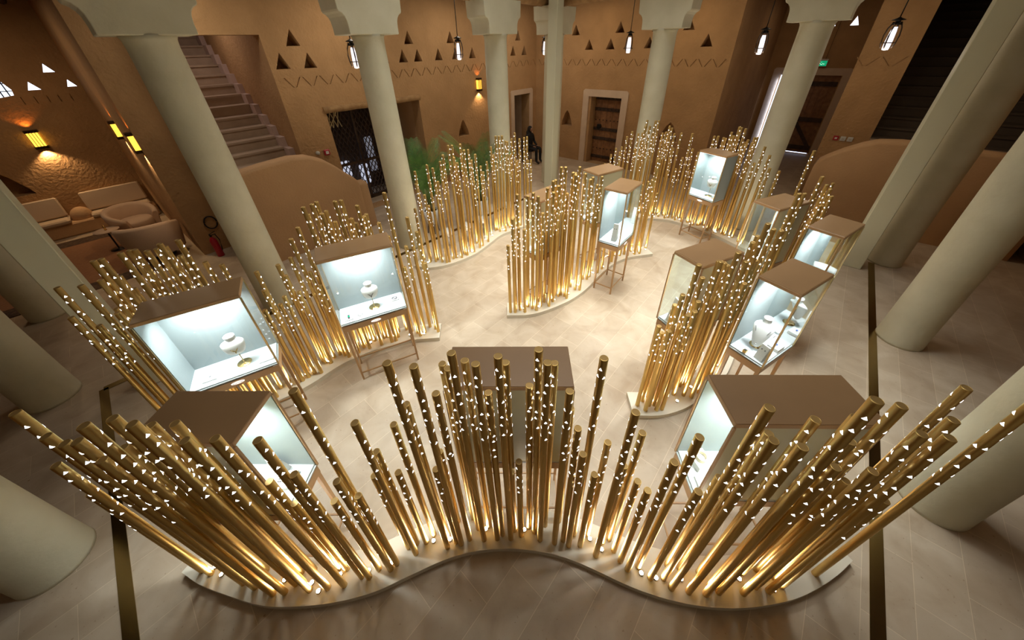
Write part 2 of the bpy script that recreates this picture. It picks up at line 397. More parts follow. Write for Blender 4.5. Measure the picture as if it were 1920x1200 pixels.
light('passage_daylight', 'AREA', FRR @ Vector((3.5, 7.5, 1.2)), 6, (.6, .72, 1.0), .1, rot=(radians(90), 0, atan2(N2.y, N2.x) + pi / 2 + pi), sy=2.2)
# ---- door 4: carved lattice double door in the deep alcove of the left wall
s = MB(); s.box(2.45, 2.56, 2.75, 3.75, 0, 2.6, FL); s.box(4.98, 5.1, 2.75, 3.75, 0, 2.6, FL); s.box(2.45, 5.1, 2.75, 3.75, 2.42, 2.6, FL); struct('trim_7', s, plaster_p)
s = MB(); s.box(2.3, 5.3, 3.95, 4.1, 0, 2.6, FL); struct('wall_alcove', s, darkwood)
s = MB(); s.tube([FL @ Vector((2.52 + .25 * i, 2.42 + .012 * (i % 3), 2.43 + .01 * (i % 2))) for i in range(11)], .075, 10); struct('trim_8', s, beamw)
d4 = MB()
for a in (2.58, 3.42, 4.2): d4.box(a, a + .05, 3.12, 3.18, 0, 2.40, FL)
d4.box(2.58, 4.25, 3.12, 3.18, 2.30, 2.36, FL); d4.box(2.58, 4.25, 3.12, 3.18, 0, .1, FL); d4.box(2.58, 4.25, 3.12, 3.18, 1.0, 1.06, FL)
d4 = d4.obj('door_4', darkwood, kind='structure')
for a0 in (2.63, 3.47):
    g = MB(); nn = 7; wdt = .76
    for i in range(-22, nn + 1):
        for sg in (1, -1):
            a = a0 + i * wdt / nn; z0_, z1_ = .1, 2.30
            pts = []
            slope = 1.9
            if sg == 1: f0 = lambda x, a=a: z0_ + (x - a) * slope
            else: f0 = lambda x, a=a: z1_ - (x - a) * slope
            x_lo = max(a0, a); x_hi = min(a0 + wdt, a + (z1_ - z0_) / slope)
            if x_hi - x_lo > .02: g.bar(FL @ Vector((x_lo, 3.15, f0(x_lo))), FL @ Vector((x_hi, 3.15, f0(x_hi))), .022, .016)
    g.obj('lattice_leaf', darkwood, d4)
g = MB()
for zz in [.2 + .22 * i for i in range(10)]:
    g.tube([FL @ Vector((2.60 + .05 * cos(t) + .05, 3.05, zz + .09 * sin(t))) for t in [j * pi / 3 for j in range(6)]], .009, 5, True)
for i in range(5): g.bar(FL @ Vector((2.6 + .1 * i, 3.05, 1.95)), FL @ Vector((2.7 + .1 * i, 3.05, 2.3)), .015); g.bar(FL @ Vector((2.7 + .1 * i, 3.05, 1.95)), FL @ Vector((2.6 + .1 * i, 3.05, 2.3)), .015)
g.bar(FL @ Vector((2.8, 3.04, 1.95)), FL @ Vector((3.1, 3.04, 2.36)), .02); g.bar(FL @ Vector((4.2, 3.04, 1.95)), FL @ Vector((3.9, 3.04, 2.36)), .02); g.bar(FL @ Vector((2.74, 3.04, 0)), FL @ Vector((2.74, 3.04, 1.95)), .02); g.bar(FL @ Vector((2.74, 3.04, 1.95)), FL @ Vector((2.82, 3.04, 1.95)), .02)
g.obj('screen_border', mat('pale_lattice', (.52, .42, .22), .5), d4)
for (a0, a1, z0_, z1_) in ((2.95, 3.35, .15, .95), (3.6, 3.85, .2, .75), (3.95, 4.15, .5, 1.45), (2.75, 3.1, 1.1, 1.9)):
    g = MB(); g.box(a0, a1, 3.80, 3.84, z0_, z1_, FL); g.obj('window_%d' % k, mat('street_glow_%d' % k, (.6, .65, .8), .4, emis=(.75, .8, 1.0), estr=.5 if z0_ < .3 else .12), kind='structure'); k += 1
s = MB(); s.box(4.30, 4.36, 3.3, 3.4, 0, 2.4, FL); struct('trim_9', s, panelw)
s = MB(); s.box(4.40, 4.5, 3.3, 3.5, 0, 2.42, FL); struct('trim_10', s, black)
# ---- stairs and their curved parapets
def stair(name, M, a0, a1, w0, z0, n, rise, run, m):
    q = MB()
    for i in range(n): q.box(a0, a1, w0 + i * run, w0 + (i + 1) * run + .02, 0, z0 + i * rise, M); q.box(a0, a1, w0 + i * run - .025, w0 + i * run + .01, z0 + i * rise - .035, z0 + i * rise + .003, M)
    return struct(name, q, m)
stone_st = mat('stair_stone', (.40, .30, .22), .7, col2=(.46, .35, .26), scale=4, bump=.15)
stair('stair_left', FL, .25, 1.78, 2.75, 1.55, 15, .195, .32, stone_st)
q = MB()
for i in range(15): q.box(1.70, 1.80, 2.74 + i * .32, 2.74 + (i + 1) * .32, 0, 1.70 + i * .195 + .05, FL)
struct('trim_11', q, mat('pink_stone', (.55, .42, .38), .7))
q = MB(); q.box(.24, 1.35, 1.75, 2.75, 0, 1.5, FL)
for i in range(6): q.box(1.35 + i * .2, 1.35 + (i + 1) * .2, 1.75, 2.4, 0, 1.3 - i * .21, FL)
struct('stair_landing_left', q, stone_st)
def parapet(name, M, prof, w0, w1, m=plaster_p):
    q = MB(); rows = []
    a_lo, a_hi = prof[0][0], prof[-1][0]
    for a, z in prof:
        e = .07
        rows.append([M @ Vector(p) for p in ((a, w0, 0), (a, w0, z - e), (a, w0 + .02, z - .02), (a, w0 + e, z), (a, w1 - e, z), (a, w1 - .02, z - .02), (a, w1, z - e), (a, w1, 0))])
    q.grid(rows, False, True); q.face(rows[0]); q.face(rows[-1]); return struct(name, q, m)
parapet('parapet_left', FL, [(.22, 1.75), (.3, 1.77), (.8, 1.83), (1.3, 1.86), (1.6, 1.82), (1.85, 1.70), (2.05, 1.52), (2.2, 1.36), (2.36, 1.2), (2.42, 1.12), (2.43, 1.06), (2.6, 1.05)], 1.42, 1.75)
stair('stair_right', FRR, -1.4, .85, 3.35, 1.5, 19, .185, .30, mat('shaded_stair_stone', (.10, .075, .055), .8))  # stairwell shade put into a darkened copy of the stair stone
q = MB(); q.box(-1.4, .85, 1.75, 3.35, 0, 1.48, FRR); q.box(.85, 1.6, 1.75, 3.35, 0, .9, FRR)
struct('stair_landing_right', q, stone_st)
parapet('parapet_right', FRR, [(1.60, 1.12), (1.56, 1.27), (1.47, 1.36), (1.25, 1.53), (1.0, 1.68), (.8, 1.76), (.5, 1.79), (.2, 1.79), (0, 1.77), (-.6, 1.74), (-1.6, 1.7)], 1.5, 1.85)
# ---- ceilings of the galleries, log beams, brass channels
def gallery(name, M, a0, a1, w0, w1, z=4.62):
    q = MB(); q.box(a0, a1, w0, w1, z, z + .15, M); r_ = struct(name, q, darkwood); return r_
gallery('ceiling_left', FL, -9, 10.3, -.3, 7.6); gallery('ceiling_right', FRR, -3, 9.9, -.3, 8.1)
q = MB(); q.prism([(6.9, 5.2), (10.5, 3.0), (6.5, -4), (2.2, -1.0)], 4.62, 4.77); struct('ceiling_side_right', q, darkwood)
q = MB(); q.prism([(-5.8, 2.7), (-9.0, -.5), (-5, -5), (-2.2, -.9)], 4.62, 4.77); struct('ceiling_side_left', q, darkwood)
FLW = frame(Vector((-8.6, 1.5, 0)), Vector((.727, -.69, 0)), Vector((-.69, -.727, 0)))
q = MB(); q.box(-.5, 9, 0, .3, 0, ZT, FLW); struct('wall_side_left', q, plaster)
for a_, w_ in ((.6, 1.5), (3.2, 1.3), (6.0, 1.3), (8.3, 1.3)): light('gallery_fill_light', 'AREA', FL @ Vector((a_, w_, 4.58)), 13, (1, .87, .70), .5, rot=(0, 0, 0))  # fill added under the ceiling to brighten the gallery walls, no fixture modelled
for a_, w_ in ((7.4, 1.3), (5.0, 1.3), (2.4, 1.6), (-.2, 1.2)): light('gallery_fill_light', 'AREA', FRR @ Vector((a_, w_, 4.58)), 7, (1, .76, .48), .5, rot=(0, 0, 0))
light('gallery_fill_light', 'AREA', FL @ Vector((-2.2, 4.8, 4.4)), 17, (1, .74, .48), .5)  # same kind of added fill, for the nook and the passage
light('gallery_fill_light', 'AREA', FRR @ Vector((2.7, 5.5, 4.4)), 4, (1, .75, .5), .4)
light('stair_fill_light', 'AREA', FL @ Vector((1.0, 4.4, 4.55)), 9, (1, .82, .70), .8)  # added fill that lifts the left stairs, no lamp stands there
q = MB()
for i in range(14): q.tube([FL @ Vector((-8.8 + i * .6, 3.2, 4.5)), FL @ Vector((-8.8 + i * .6, 7.05, 4.5))], .07, 8)
q.obj('nook_ceiling_beams', darkwood, kind='structure')
def log(M, a0, a1, w_, z, r_, lab):
    q = MB(); n_ = 10; q.tube([M @ Vector((a0 + (a1 - a0) * i / n_, w_ + .02 * sin(i * 2.1), z + .015 * sin(i * 1.7))) for i in range(n_ + 1)], r_, 12)
    return tag(q.obj('log_beam', beamw), lab, 'beam')
log(FL, -.6, 7.3, 0, 4.37, .14, 'long rough timber log beam resting on the left row of column capitals')
log(FRR, -.4, 7.4, 0, 4.37, .14, 'long rough timber log beam resting on the right row of column capitals')
def strip(p, q_, nm='floor_channel'):
    p, q_ = Vector((*p, 0)), Vector((*q_, 0)); s_ = MB(); s_.bar(p + Vector((0, 0, .003)), q_ + Vector((0, 0, .003)), .085, .008)
    return s_
tag(strip((-5.19, 2.86), (-1.2, -.85)).obj('floor_channel', brass), 'dark brass drainage channel inlaid in the floor along the left columns', 'floor channel')
tag(strip((6.53, 5.13), (1.3, -.74)).obj('floor_channel', brass), 'dark brass drainage channel inlaid in the floor along the right columns', 'floor channel')
tag(strip((-5.19, 2.86), (1.3, 9.7)).obj('floor_channel', brass), 'brass drainage channel in the floor behind the left far tube stand', 'floor channel')
# ================================================================ COLUMNS AND PILLARS
def shaft_prof(h_, rb=.25, rt=.228):
    return [(rb + .008, 0), (rb + .006, .03), (rb + .003, .12), (rb, .3), (rb - .006, 1.0), (max(rt + .01, rb - .012), 2.2), (rt + .005, 3.2), (rt, h_ - .12), (rt + .006, h_ - .05), (rt + .03, h_)]
shaft_mesh = MB().lathe(shaft_prof(3.70), 40).mesh('shaft', cream)
big_mesh = MB().lathe(shaft_prof(3.70, .235, .23), 40).mesh('shaft', cream)
def cap_mesh():
    half = [(.40, 3.69), (.405, 3.70), (.405, 3.79), (.413, 3.86), (.43, 3.905), (.46, 3.94), (.49, 3.957), (.50, 3.96), (.512, 3.985), (.515, 4.05), (.53, 4.24)]
    poly = [(a, z) for a, z in half] + [(-a, z) for a, z in half[::-1]]
    M = Matrix(((1, 0, 0, 0), (0, 0, 1, 0), (0, 1, 0, 0), (0, 0, 0, 1)))
    q = MB(); q.prism(poly, -.25, .25, M)
    me = q.mesh('capital', cream); return me
cap_me = cap_mesh()
def column(x, y, rz, label, big=False, cap=True):
    t = thing('column', label, 'column', (x, y, 0), rz, 'cream plaster columns around the court')
    link('shaft', big_mesh if big else shaft_mesh, t)
    if cap:
        c_ = link('capital', cap_me, t); bv = c_.modifiers.new('b', 'BEVEL'); bv.width = .018; bv.segments = 2; bv.limit_method = 'ANGLE'
a1_, a2_ = atan2(D1.y, D1.x), atan2(D2.y, D2.x)
column(-3.88, 4.55, a1_, 'cream plaster column with stepped capital in front of the left staircase')
column(-2.12, 6.42, a1_, 'cream plaster column standing before the lattice door alcove')
column(-.19, 8.4, a1_, 'cream plaster column just right of the wall lantern and behind a palm')
column(1.23, 10.15, a1_, 'cream plaster corner column partly hidden by the flat pillar at the far corner')
column(3.28, 8.4, a2_, 'cream plaster column just right of the studded wooden door')
column(5.12, 6.75, a2_, 'cream plaster column in front of the exit passage')
column(6.80, 5.18, a2_, 'cream plaster column right behind the flat right pillar', True)
column(5.24, 3.28, a2_, 'thick cream column in mid right, between the two other right-hand columns', True)
column(3.67, 1.36, a2_, 'nearest thick cream column at the lower right edge', True)
column(-3.88, 1.12, a1_, 'nearest thick cream column at the lower left edge', True)
column(-5.72, 2.77, a1_, 'thick cream column at the left edge, second nearest on that side', True)
column(-7.60, 4.42, a1_, 'shaded cream column at the left edge behind the flat left pillar', True)
def pillar(x, y, rz, label, w_=.25):
    q = MB(); q.box(-w_ / 2, w_ / 2, -w_ / 2, w_ / 2, 0, 5.6, None, .008)
    o_ = q.obj('square_pillar', mat('pillar_paint', (.63, .62, .47), .55)); o_.location = (x, y, 0); o_.rotation_euler = (0, 0, rz)
    tag(o_, label, 'pillar', 'smooth square pillars at the court corners')
pillar(-4.69, 2.99, a1_, 'smooth square pale pillar at the left corner of the court')
pillar(1.13, 9.2, a1_, 'smooth square pale pillar at the far corner of the court', .24)
pillar(6.15, 5.12, a2_, 'smooth square pale pillar at the right corner of the court', .27)
UPW, LEDW = 6.5, 18.0
DATA = {"P1":{"front":[[-2.7,1.0],[-2.649,0.98],[-2.599,0.959],[-2.547,0.939],[-2.49,0.92],[-2.427,0.902],[-2.36,0.884],[-2.29,0.867],[-2.22,0.85],[-2.149,0.833],[-2.076,0.816],[-2.002,0.801],[-1.93,0.79],[-1.859,0.783],[-1.789,0.78],[-1.72,0.779],[-1.65,0.78],[-1.58,0.782],[-1.509,0.786],[-1.439,0.792],[-1.37,0.8],[-1.303,0.809],[-1.238,0.821],[-1.174,0.834],[-1.11,0.85],[-1.047,0.87],[-0.985,0.893],[-0.923,0.917],[-0.86,0.94],[-0.795,0.964],[-0.729,0.988],[-0.663,1.011],[-0.6,1.03],[-0.542,1.045],[-0.486,1.057],[-0.43,1.067],[-0.37,1.075],[-0.304,1.081],[-0.234,1.085],[-0.162,1.086],[-0.09,1.085],[-0.016,1.08],[0.059,1.072],[0.133,1.061],[0.2,1.05],[0.259,1.038],[0.311,1.025],[0.361,1.011],[0.41,0.995],[0.459,0.978],[0.506,0.959],[0.553,0.94],[0.6,0.92],[0.648,0.9],[0.696,0.879],[0.743,0.859],[0.79,0.84],[0.835,0.823],[0.879,0.808],[0.923,0.794],[0.97,0.78],[1.019,0.766],[1.071,0.753],[1.124,0.741],[1.18,0.73],[1.24,0.72],[1.302,0.712],[1.367,0.705],[1.43,0.7],[1.492,0.697],[1.553,0.696],[1.615,0.697],[1.68,0.7],[1.749,0.705],[1.821,0.711],[1.892,0.72],[1.96,0.73],[2.024,0.743],[2.085,0.757],[2.144,0.774],[2.2,0.79],[2.253,0.807],[2.304,0.824],[2.352,0.842],[2.4,0.86],[2.446,0.879],[2.491,0.899],[2.535,0.92],[2.58,0.94]],"tubes":[[-1.618,0.871,2.21],[-0.491,1.13,2.215],[0.595,1.025,1.947],[1.404,0.819,2.171],[-1.439,1.002,1.432],[-0.784,1.148,1.194],[-0.357,1.234,2.071],[-1.186,0.935,1.635],[-0.86,1.143,1.456],[-1.379,0.991,1.183],[1.077,0.873,2.178],[-0.854,1.075,1.858],[-1.05,1.05,2.164],[-0.305,1.154,2.272],[1.358,0.9,2.037],[1.45,0.785,1.846],[0.276,1.117,2.005],[-0.603,1.111,2.264],[-1.126,0.985,1.209],[1.134,0.951,1.419],[-0.73,1.198,1.642],[-1.943,0.878,2.087],[-1.484,0.88,2.063],[-0.924,1.119,1.222],[-1.801,0.861,2.223],[2.23,0.871,2.136],[-2.05,0.896,2.045],[-0.533,1.145,1.225],[1.737,0.808,2.055],[0.444,1.171,2.182],[-0.426,1.161,1.964],[0.557,1.168,1.43],[0.388,1.096,1.439],[1.927,0.806,1.436],[0.822,0.933,1.639],[0.004,1.175,1.225],[0.781,0.986,1.213],[-0.082,1.155,2.238],[0.668,1.11,1.26],[1.221,0.928,1.887],[-1.245,0.941,1.948],[-0.994,1.014,1.199],[1.803,0.905,1.438],[-1.363,0.892,2.052],[0.482,1.093,1.2],[-1.032,0.979,1.456],[0.906,0.947,1.843],[0.159,1.141,2.197],[0.075,1.23,1.914],[0.349,1.133,1.647],[0.978,0.878,1.432],[-2.022,1.0,1.826],[0.746,1.052,1.185],[-1.639,0.991,2.025],[-0.196,1.158,2.185],[-2.454,0.989,1.697],[-0.266,1.248,2.112],[-1.733,0.977,2.039],[1.536,0.855,1.928],[-0.151,1.187,1.922],[-2.154,0.924,2.06],[1.627,0.775,1.817],[-0.614,1.188,1.844],[-2.385,1.025,2.098],[-2.534,1.009,1.348],[-1.889,0.856,1.972],[-1.744,0.909,2.198],[-2.208,1.042,1.594],[-1.676,0.91,2.115],[-1.852,0.973,1.889],[-0.537,1.292,1.164],[-0.407,1.312,2.021],[-0.05,1.213,2.126],[0.119,1.195,2.233],[0.21,1.241,2.078],[0.331,1.268,1.641],[0.728,1.127,1.591],[1.113,0.815,2.03],[1.231,0.792,2.013],[1.624,0.938,1.909],[1.351,0.777,2.349],[1.682,0.89,2.136],[1.818,0.781,2.068],[1.908,0.853,2.076],[2.235,1.054,2.015]],"lights":[[-2.446,1.029],[-2.362,0.977],[-1.839,0.932],[-1.618,0.911],[-1.545,0.86],[-1.417,0.954],[-1.201,0.973],[-1.031,1.017],[-0.723,1.151],[-0.589,1.158],[-0.293,1.222],[0.032,1.208],[0.569,1.131],[0.649,1.058],[0.917,0.904],[1.019,0.874],[1.206,0.864],[1.331,0.855],[1.459,0.836],[1.641,0.853],[1.859,0.787]]},"P2":{"front":[[-3.74,2.14],[-3.668,2.144],[-3.597,2.147],[-3.525,2.153],[-3.45,2.17],[-3.372,2.199],[-3.291,2.238],[-3.21,2.283],[-3.13,2.33],[-3.049,2.382],[-2.967,2.441],[-2.89,2.499],[-2.82,2.55],[-2.761,2.593],[-2.709,2.63],[-2.663,2.665],[-2.62,2.7],[-2.581,2.735],[-2.546,2.769],[-2.513,2.804],[-2.48,2.84],[-2.447,2.88],[-2.414,2.921],[-2.382,2.962],[-2.35,3.0],[-2.32,3.034],[-2.29,3.064],[-2.26,3.093],[-2.23,3.12],[-2.199,3.145],[-2.167,3.167],[-2.134,3.188],[-2.1,3.21],[-2.066,3.232],[-2.033,3.254],[-1.995,3.277],[-1.95,3.3],[-1.895,3.325],[-1.832,3.35],[-1.766,3.375],[-1.7,3.4],[-1.639,3.425],[-1.578,3.449],[-1.514,3.472],[-1.44,3.49],[-1.353,3.502],[-1.258,3.509],[-1.158,3.514],[-1.06,3.52]],"tubes":[[-3.753,2.33,1.927],[-3.678,2.214,1.702],[-3.428,2.252,1.993],[-3.435,2.435,2.109],[-3.527,2.224,1.597],[-3.43,2.382,1.953],[-3.649,2.275,1.473],[-3.291,2.386,2.154],[-3.518,2.4,1.64],[-3.367,2.279,1.685],[-3.326,2.436,1.95],[-3.136,2.409,2.189],[-3.231,2.55,2.135],[-3.347,2.481,1.788],[-3.162,2.535,2.146],[-3.111,2.571,2.113],[-3.1,2.641,2.094],[-2.986,2.589,2.166],[-3.054,2.675,2.094],[-2.847,2.617,2.182],[-2.927,2.633,2.021],[-2.868,2.75,1.879],[-2.824,2.844,1.787],[-2.687,2.814,1.602],[-2.662,2.996,1.598],[-2.601,2.901,1.425],[-2.651,2.848,1.204],[-2.535,3.153,1.578],[-2.552,2.957,1.191],[-2.471,2.962,1.294],[-2.487,3.132,1.451],[-2.41,3.213,1.628],[-2.355,3.263,1.829],[-2.275,3.323,1.933],[-2.415,3.122,1.236],[-2.111,3.287,2.174],[-2.16,3.398,2.049],[-2.283,3.244,1.418],[-2.072,3.382,2.165],[-2.061,3.457,2.161],[-2.216,3.218,1.24],[-1.988,3.359,2.067],[-2.031,3.527,2.025],[-1.843,3.421,2.174],[-1.958,3.504,1.904],[-1.843,3.549,2.134],[-1.797,3.567,1.908],[-1.713,3.47,1.895],[-1.659,3.492,2.09],[-1.647,3.562,1.932],[-1.669,3.671,1.909],[-1.563,3.707,1.78],[-1.386,3.629,2.174],[-1.478,3.676,1.611],[-1.335,3.574,1.232],[-1.281,3.638,1.489],[-1.231,3.751,1.817],[-1.138,3.705,1.645],[-1.092,3.648,1.234]],"lights":[[-3.528,2.303],[-3.265,2.417],[-3.024,2.609],[-2.764,2.779],[-2.652,2.94],[-2.45,3.137],[-2.213,3.329],[-2.007,3.461],[-1.754,3.55],[-1.49,3.584],[-1.29,3.598]]},"P3":{"front":[[-1.85,5.45],[-1.771,5.423],[-1.694,5.392],[-1.614,5.368],[-1.53,5.36],[-1.44,5.371],[-1.345,5.396],[-1.248,5.432],[-1.15,5.48],[-1.049,5.54],[-0.944,5.612],[-0.843,5.693],[-0.75,5.78],[-0.669,5.875],[-0.596,5.979],[-0.527,6.086],[-0.46,6.19],[-0.397,6.291],[-0.339,6.393],[-0.279,6.491],[-0.21,6.58],[-0.126,6.659],[-0.031,6.729],[0.064,6.795],[0.15,6.86],[0.225,6.919],[0.295,6.972],[0.36,7.03],[0.42,7.1],[0.475,7.189],[0.524,7.29],[0.572,7.396],[0.62,7.5]],"tubes":[[-1.553,5.6,1.801],[-1.686,5.647,1.125],[-1.556,5.551,1.601],[-1.449,5.564,1.406],[-1.325,5.541,1.916],[-1.422,5.623,1.186],[-1.233,5.516,1.869],[-1.245,5.577,1.627],[-1.184,5.541,1.638],[-1.123,5.647,1.936],[-1.072,5.681,2.032],[-0.966,5.683,2.176],[-0.999,5.875,1.957],[-0.935,5.865,2.136],[-0.914,5.804,1.951],[-0.865,5.767,1.871],[-0.803,5.915,2.137],[-0.744,5.893,2.045],[-0.715,6.238,1.967],[-0.677,6.297,1.761],[-0.637,6.044,1.447],[-0.584,6.127,1.908],[-0.532,6.439,1.607],[-0.479,6.291,1.54],[-0.422,6.618,1.638],[-0.337,6.792,1.868],[-0.296,6.829,1.705],[-0.233,6.738,2.072],[-0.175,6.86,2.045],[-0.112,6.757,2.074],[-0.052,7.008,1.919],[-0.015,6.899,1.932],[0.04,7.015,1.645],[0.071,7.103,1.935],[0.136,7.014,2.062],[0.179,7.047,1.525],[0.228,7.009,1.951],[0.332,7.327,1.904],[0.384,7.171,1.951],[0.425,7.533,1.381],[0.478,7.357,1.44]],"lights":[[-1.595,5.533],[-1.256,5.615],[-1.064,5.72],[-0.781,5.883],[-0.645,6.127],[-0.531,6.382],[-0.403,6.558],[-0.167,6.797],[0.08,6.947],[0.238,7.157],[0.39,7.384]]},"P4":{"front":[[-0.1,3.95],[-0.015,3.947],[0.071,3.943],[0.156,3.942],[0.24,3.95],[0.321,3.968],[0.4,3.993],[0.479,4.024],[0.56,4.06],[0.646,4.103],[0.734,4.154],[0.821,4.207],[0.9,4.26],[0.97,4.311],[1.033,4.362],[1.092,4.415],[1.15,4.47],[1.204,4.526],[1.255,4.584],[1.306,4.644],[1.36,4.71],[1.418,4.783],[1.478,4.861],[1.542,4.941],[1.61,5.02],[1.685,5.101],[1.766,5.184],[1.849,5.262],[1.93,5.33],[2.004,5.384],[2.075,5.428],[2.151,5.466],[2.24,5.5],[2.348,5.53],[2.469,5.554],[2.596,5.577],[2.72,5.6]],"tubes":[[-0.045,4.019,1.237],[0.026,4.015,1.629],[0.038,4.075,1.62],[0.098,4.182,1.893],[0.176,4.013,1.472],[0.297,4.096,1.94],[0.355,4.051,1.91],[0.426,4.142,1.64],[0.493,4.239,1.945],[0.557,4.204,2.046],[0.6,4.295,2.028],[0.651,4.325,1.76],[0.634,4.246,1.966],[0.684,4.405,2.158],[0.735,4.378,2.164],[0.783,4.41,1.798],[0.836,4.374,2.093],[0.862,4.319,2.078],[0.971,4.63,2.085],[1.035,4.54,2.019],[1.109,4.528,1.94],[1.216,4.833,1.865],[1.288,4.828,1.753],[1.347,4.903,1.667],[1.515,5.018,1.645],[1.619,5.132,1.643],[1.796,5.309,1.513],[1.96,5.581,1.474],[2.107,5.653,1.377],[2.163,5.61,1.457],[2.247,5.638,1.34],[2.32,5.718,1.395],[2.362,5.605,1.499],[2.471,5.687,1.372],[2.659,5.833,1.194],[2.465,5.625,1.871],[1.859,5.363,1.554],[2.478,5.749,1.478],[0.23,4.141,1.885],[1.965,5.442,1.22],[1.419,5.09,1.785],[0.557,4.136,1.923],[0.103,4.072,1.474],[2.069,5.571,1.393],[2.218,5.566,1.2],[0.892,4.492,2.045]],"lights":[[0.165,4.086],[0.401,4.113],[0.655,4.28],[0.908,4.432],[1.108,4.649],[1.296,4.868],[1.432,5.004],[1.656,5.193],[1.838,5.461],[2.004,5.569],[2.361,5.649],[2.624,5.753]]},"P5":{"front":[[1.75,7.9],[1.86,7.825],[1.969,7.75],[2.08,7.675],[2.2,7.6],[2.33,7.521],[2.468,7.441],[2.609,7.364],[2.75,7.3],[2.895,7.251],[3.045,7.214],[3.187,7.182],[3.31,7.15],[3.406,7.121],[3.484,7.096],[3.552,7.068],[3.62,7.03],[3.689,6.977],[3.754,6.915],[3.818,6.848],[3.88,6.78],[3.943,6.712],[4.005,6.642],[4.065,6.571],[4.12,6.5],[4.17,6.432],[4.216,6.366],[4.259,6.296],[4.3,6.22],[4.34,6.133],[4.377,6.039],[4.413,5.943],[4.45,5.85],[4.485,5.76],[4.519,5.671],[4.555,5.584],[4.6,5.5],[4.655,5.419],[4.719,5.341],[4.785,5.267],[4.85,5.2],[4.912,5.143],[4.975,5.094],[5.037,5.048],[5.1,5.0]],"tubes":[[2.187,7.761,1.189],[2.306,7.758,1.389],[2.345,7.594,1.562],[2.429,7.544,1.487],[2.468,7.591,1.587],[2.573,7.657,1.78],[2.598,7.449,1.93],[2.73,7.517,1.541],[2.772,7.552,1.861],[2.844,7.521,1.876],[2.871,7.395,1.676],[2.819,7.349,2.046],[2.891,7.504,2.129],[2.919,7.38,2.038],[3.016,7.416,1.892],[3.052,7.459,2.122],[3.112,7.445,2.123],[3.204,7.373,1.895],[3.241,7.303,1.924],[3.333,7.393,2.023],[3.438,7.247,1.613],[3.45,7.358,1.88],[3.546,7.148,1.21],[3.572,7.319,1.895],[3.641,7.169,1.436],[3.858,7.148,1.165],[3.708,7.127,1.92],[3.735,7.03,1.641],[3.835,6.932,1.233],[3.91,7.099,1.554],[3.95,6.895,1.447],[4.03,6.898,1.55],[4.057,6.942,1.898],[4.011,6.741,1.942],[4.145,6.771,1.907],[4.196,6.788,1.887],[4.243,6.731,2.009],[4.244,6.551,1.928],[4.211,6.495,2.15],[4.302,6.574,2.118],[4.335,6.42,1.897],[4.274,6.404,2.133],[4.43,6.476,1.92],[4.405,6.3,1.909],[4.512,6.213,1.571],[4.45,6.343,1.99],[4.431,6.247,2.011],[4.544,6.135,1.874],[4.549,5.954,1.774],[4.578,5.88,1.572],[3.364,7.332,1.996],[4.176,6.542,1.989],[4.103,6.727,1.642],[5.115,5.152,1.537],[4.863,5.464,1.966],[4.595,5.668,1.588]],"lights":[[2.023,7.859],[2.324,7.724],[2.553,7.582],[2.798,7.407],[3.101,7.31],[3.33,7.235],[3.601,7.233],[3.848,7.035],[3.978,6.802],[4.187,6.612],[4.321,6.379],[4.478,6.144],[4.544,5.86],[4.697,5.666],[4.85,5.423],[5.045,5.245]]},"P6":{"front":[[1.28,2.23],[1.351,2.226],[1.422,2.221],[1.493,2.218],[1.56,2.22],[1.624,2.227],[1.684,2.239],[1.743,2.253],[1.8,2.27],[1.853,2.288],[1.902,2.308],[1.953,2.332],[2.01,2.36],[2.077,2.393],[2.149,2.431],[2.225,2.473],[2.3,2.52],[2.374,2.572],[2.449,2.629],[2.525,2.691],[2.6,2.76],[2.676,2.838],[2.753,2.925],[2.829,3.014],[2.9,3.1],[2.966,3.183],[3.028,3.266],[3.089,3.346],[3.15,3.42],[3.21,3.487],[3.269,3.548],[3.33,3.605],[3.4,3.66],[3.48,3.713],[3.569,3.764],[3.66,3.81],[3.75,3.85],[3.837,3.881],[3.925,3.906],[4.013,3.927],[4.1,3.95]],"tubes":[[1.434,2.411,1.123],[1.429,2.291,1.255],[1.514,2.458,1.424],[1.49,2.348,1.629],[1.552,2.29,1.445],[1.692,2.436,1.37],[1.661,2.367,1.53],[1.547,2.349,1.937],[1.817,2.479,1.877],[2.056,2.653,1.444],[1.937,2.592,1.787],[1.928,2.464,1.973],[2.005,2.436,1.897],[2.192,2.677,1.944],[2.382,2.885,1.892],[2.208,2.615,2.16],[2.389,2.747,2.036],[3.26,3.636,1.479],[2.43,2.703,2.041],[2.944,3.271,1.817],[3.777,4.061,1.23],[3.302,3.673,1.797],[3.9,4.147,1.271],[2.915,3.231,2.171],[3.841,4.08,1.465],[3.493,3.802,1.935],[3.95,4.159,1.655],[3.855,4.022,1.772],[3.91,4.098,1.882],[3.808,4.008,2.059],[4.029,4.127,1.909],[4.043,4.069,1.874],[4.045,4.008,1.803],[3.007,3.546,1.646],[2.117,2.492,1.621],[3.937,3.981,1.692],[1.848,2.548,1.835],[1.991,2.619,1.742],[1.613,2.297,1.476],[1.712,2.494,1.702],[2.274,2.66,1.759],[1.36,2.356,1.259]],"lights":[[1.53,2.401],[1.82,2.384],[2.059,2.563],[2.298,2.726],[2.524,2.873],[2.667,3.101],[2.868,3.272],[3.046,3.542],[3.26,3.68],[3.512,3.916],[3.763,3.97],[3.994,4.11]]}}
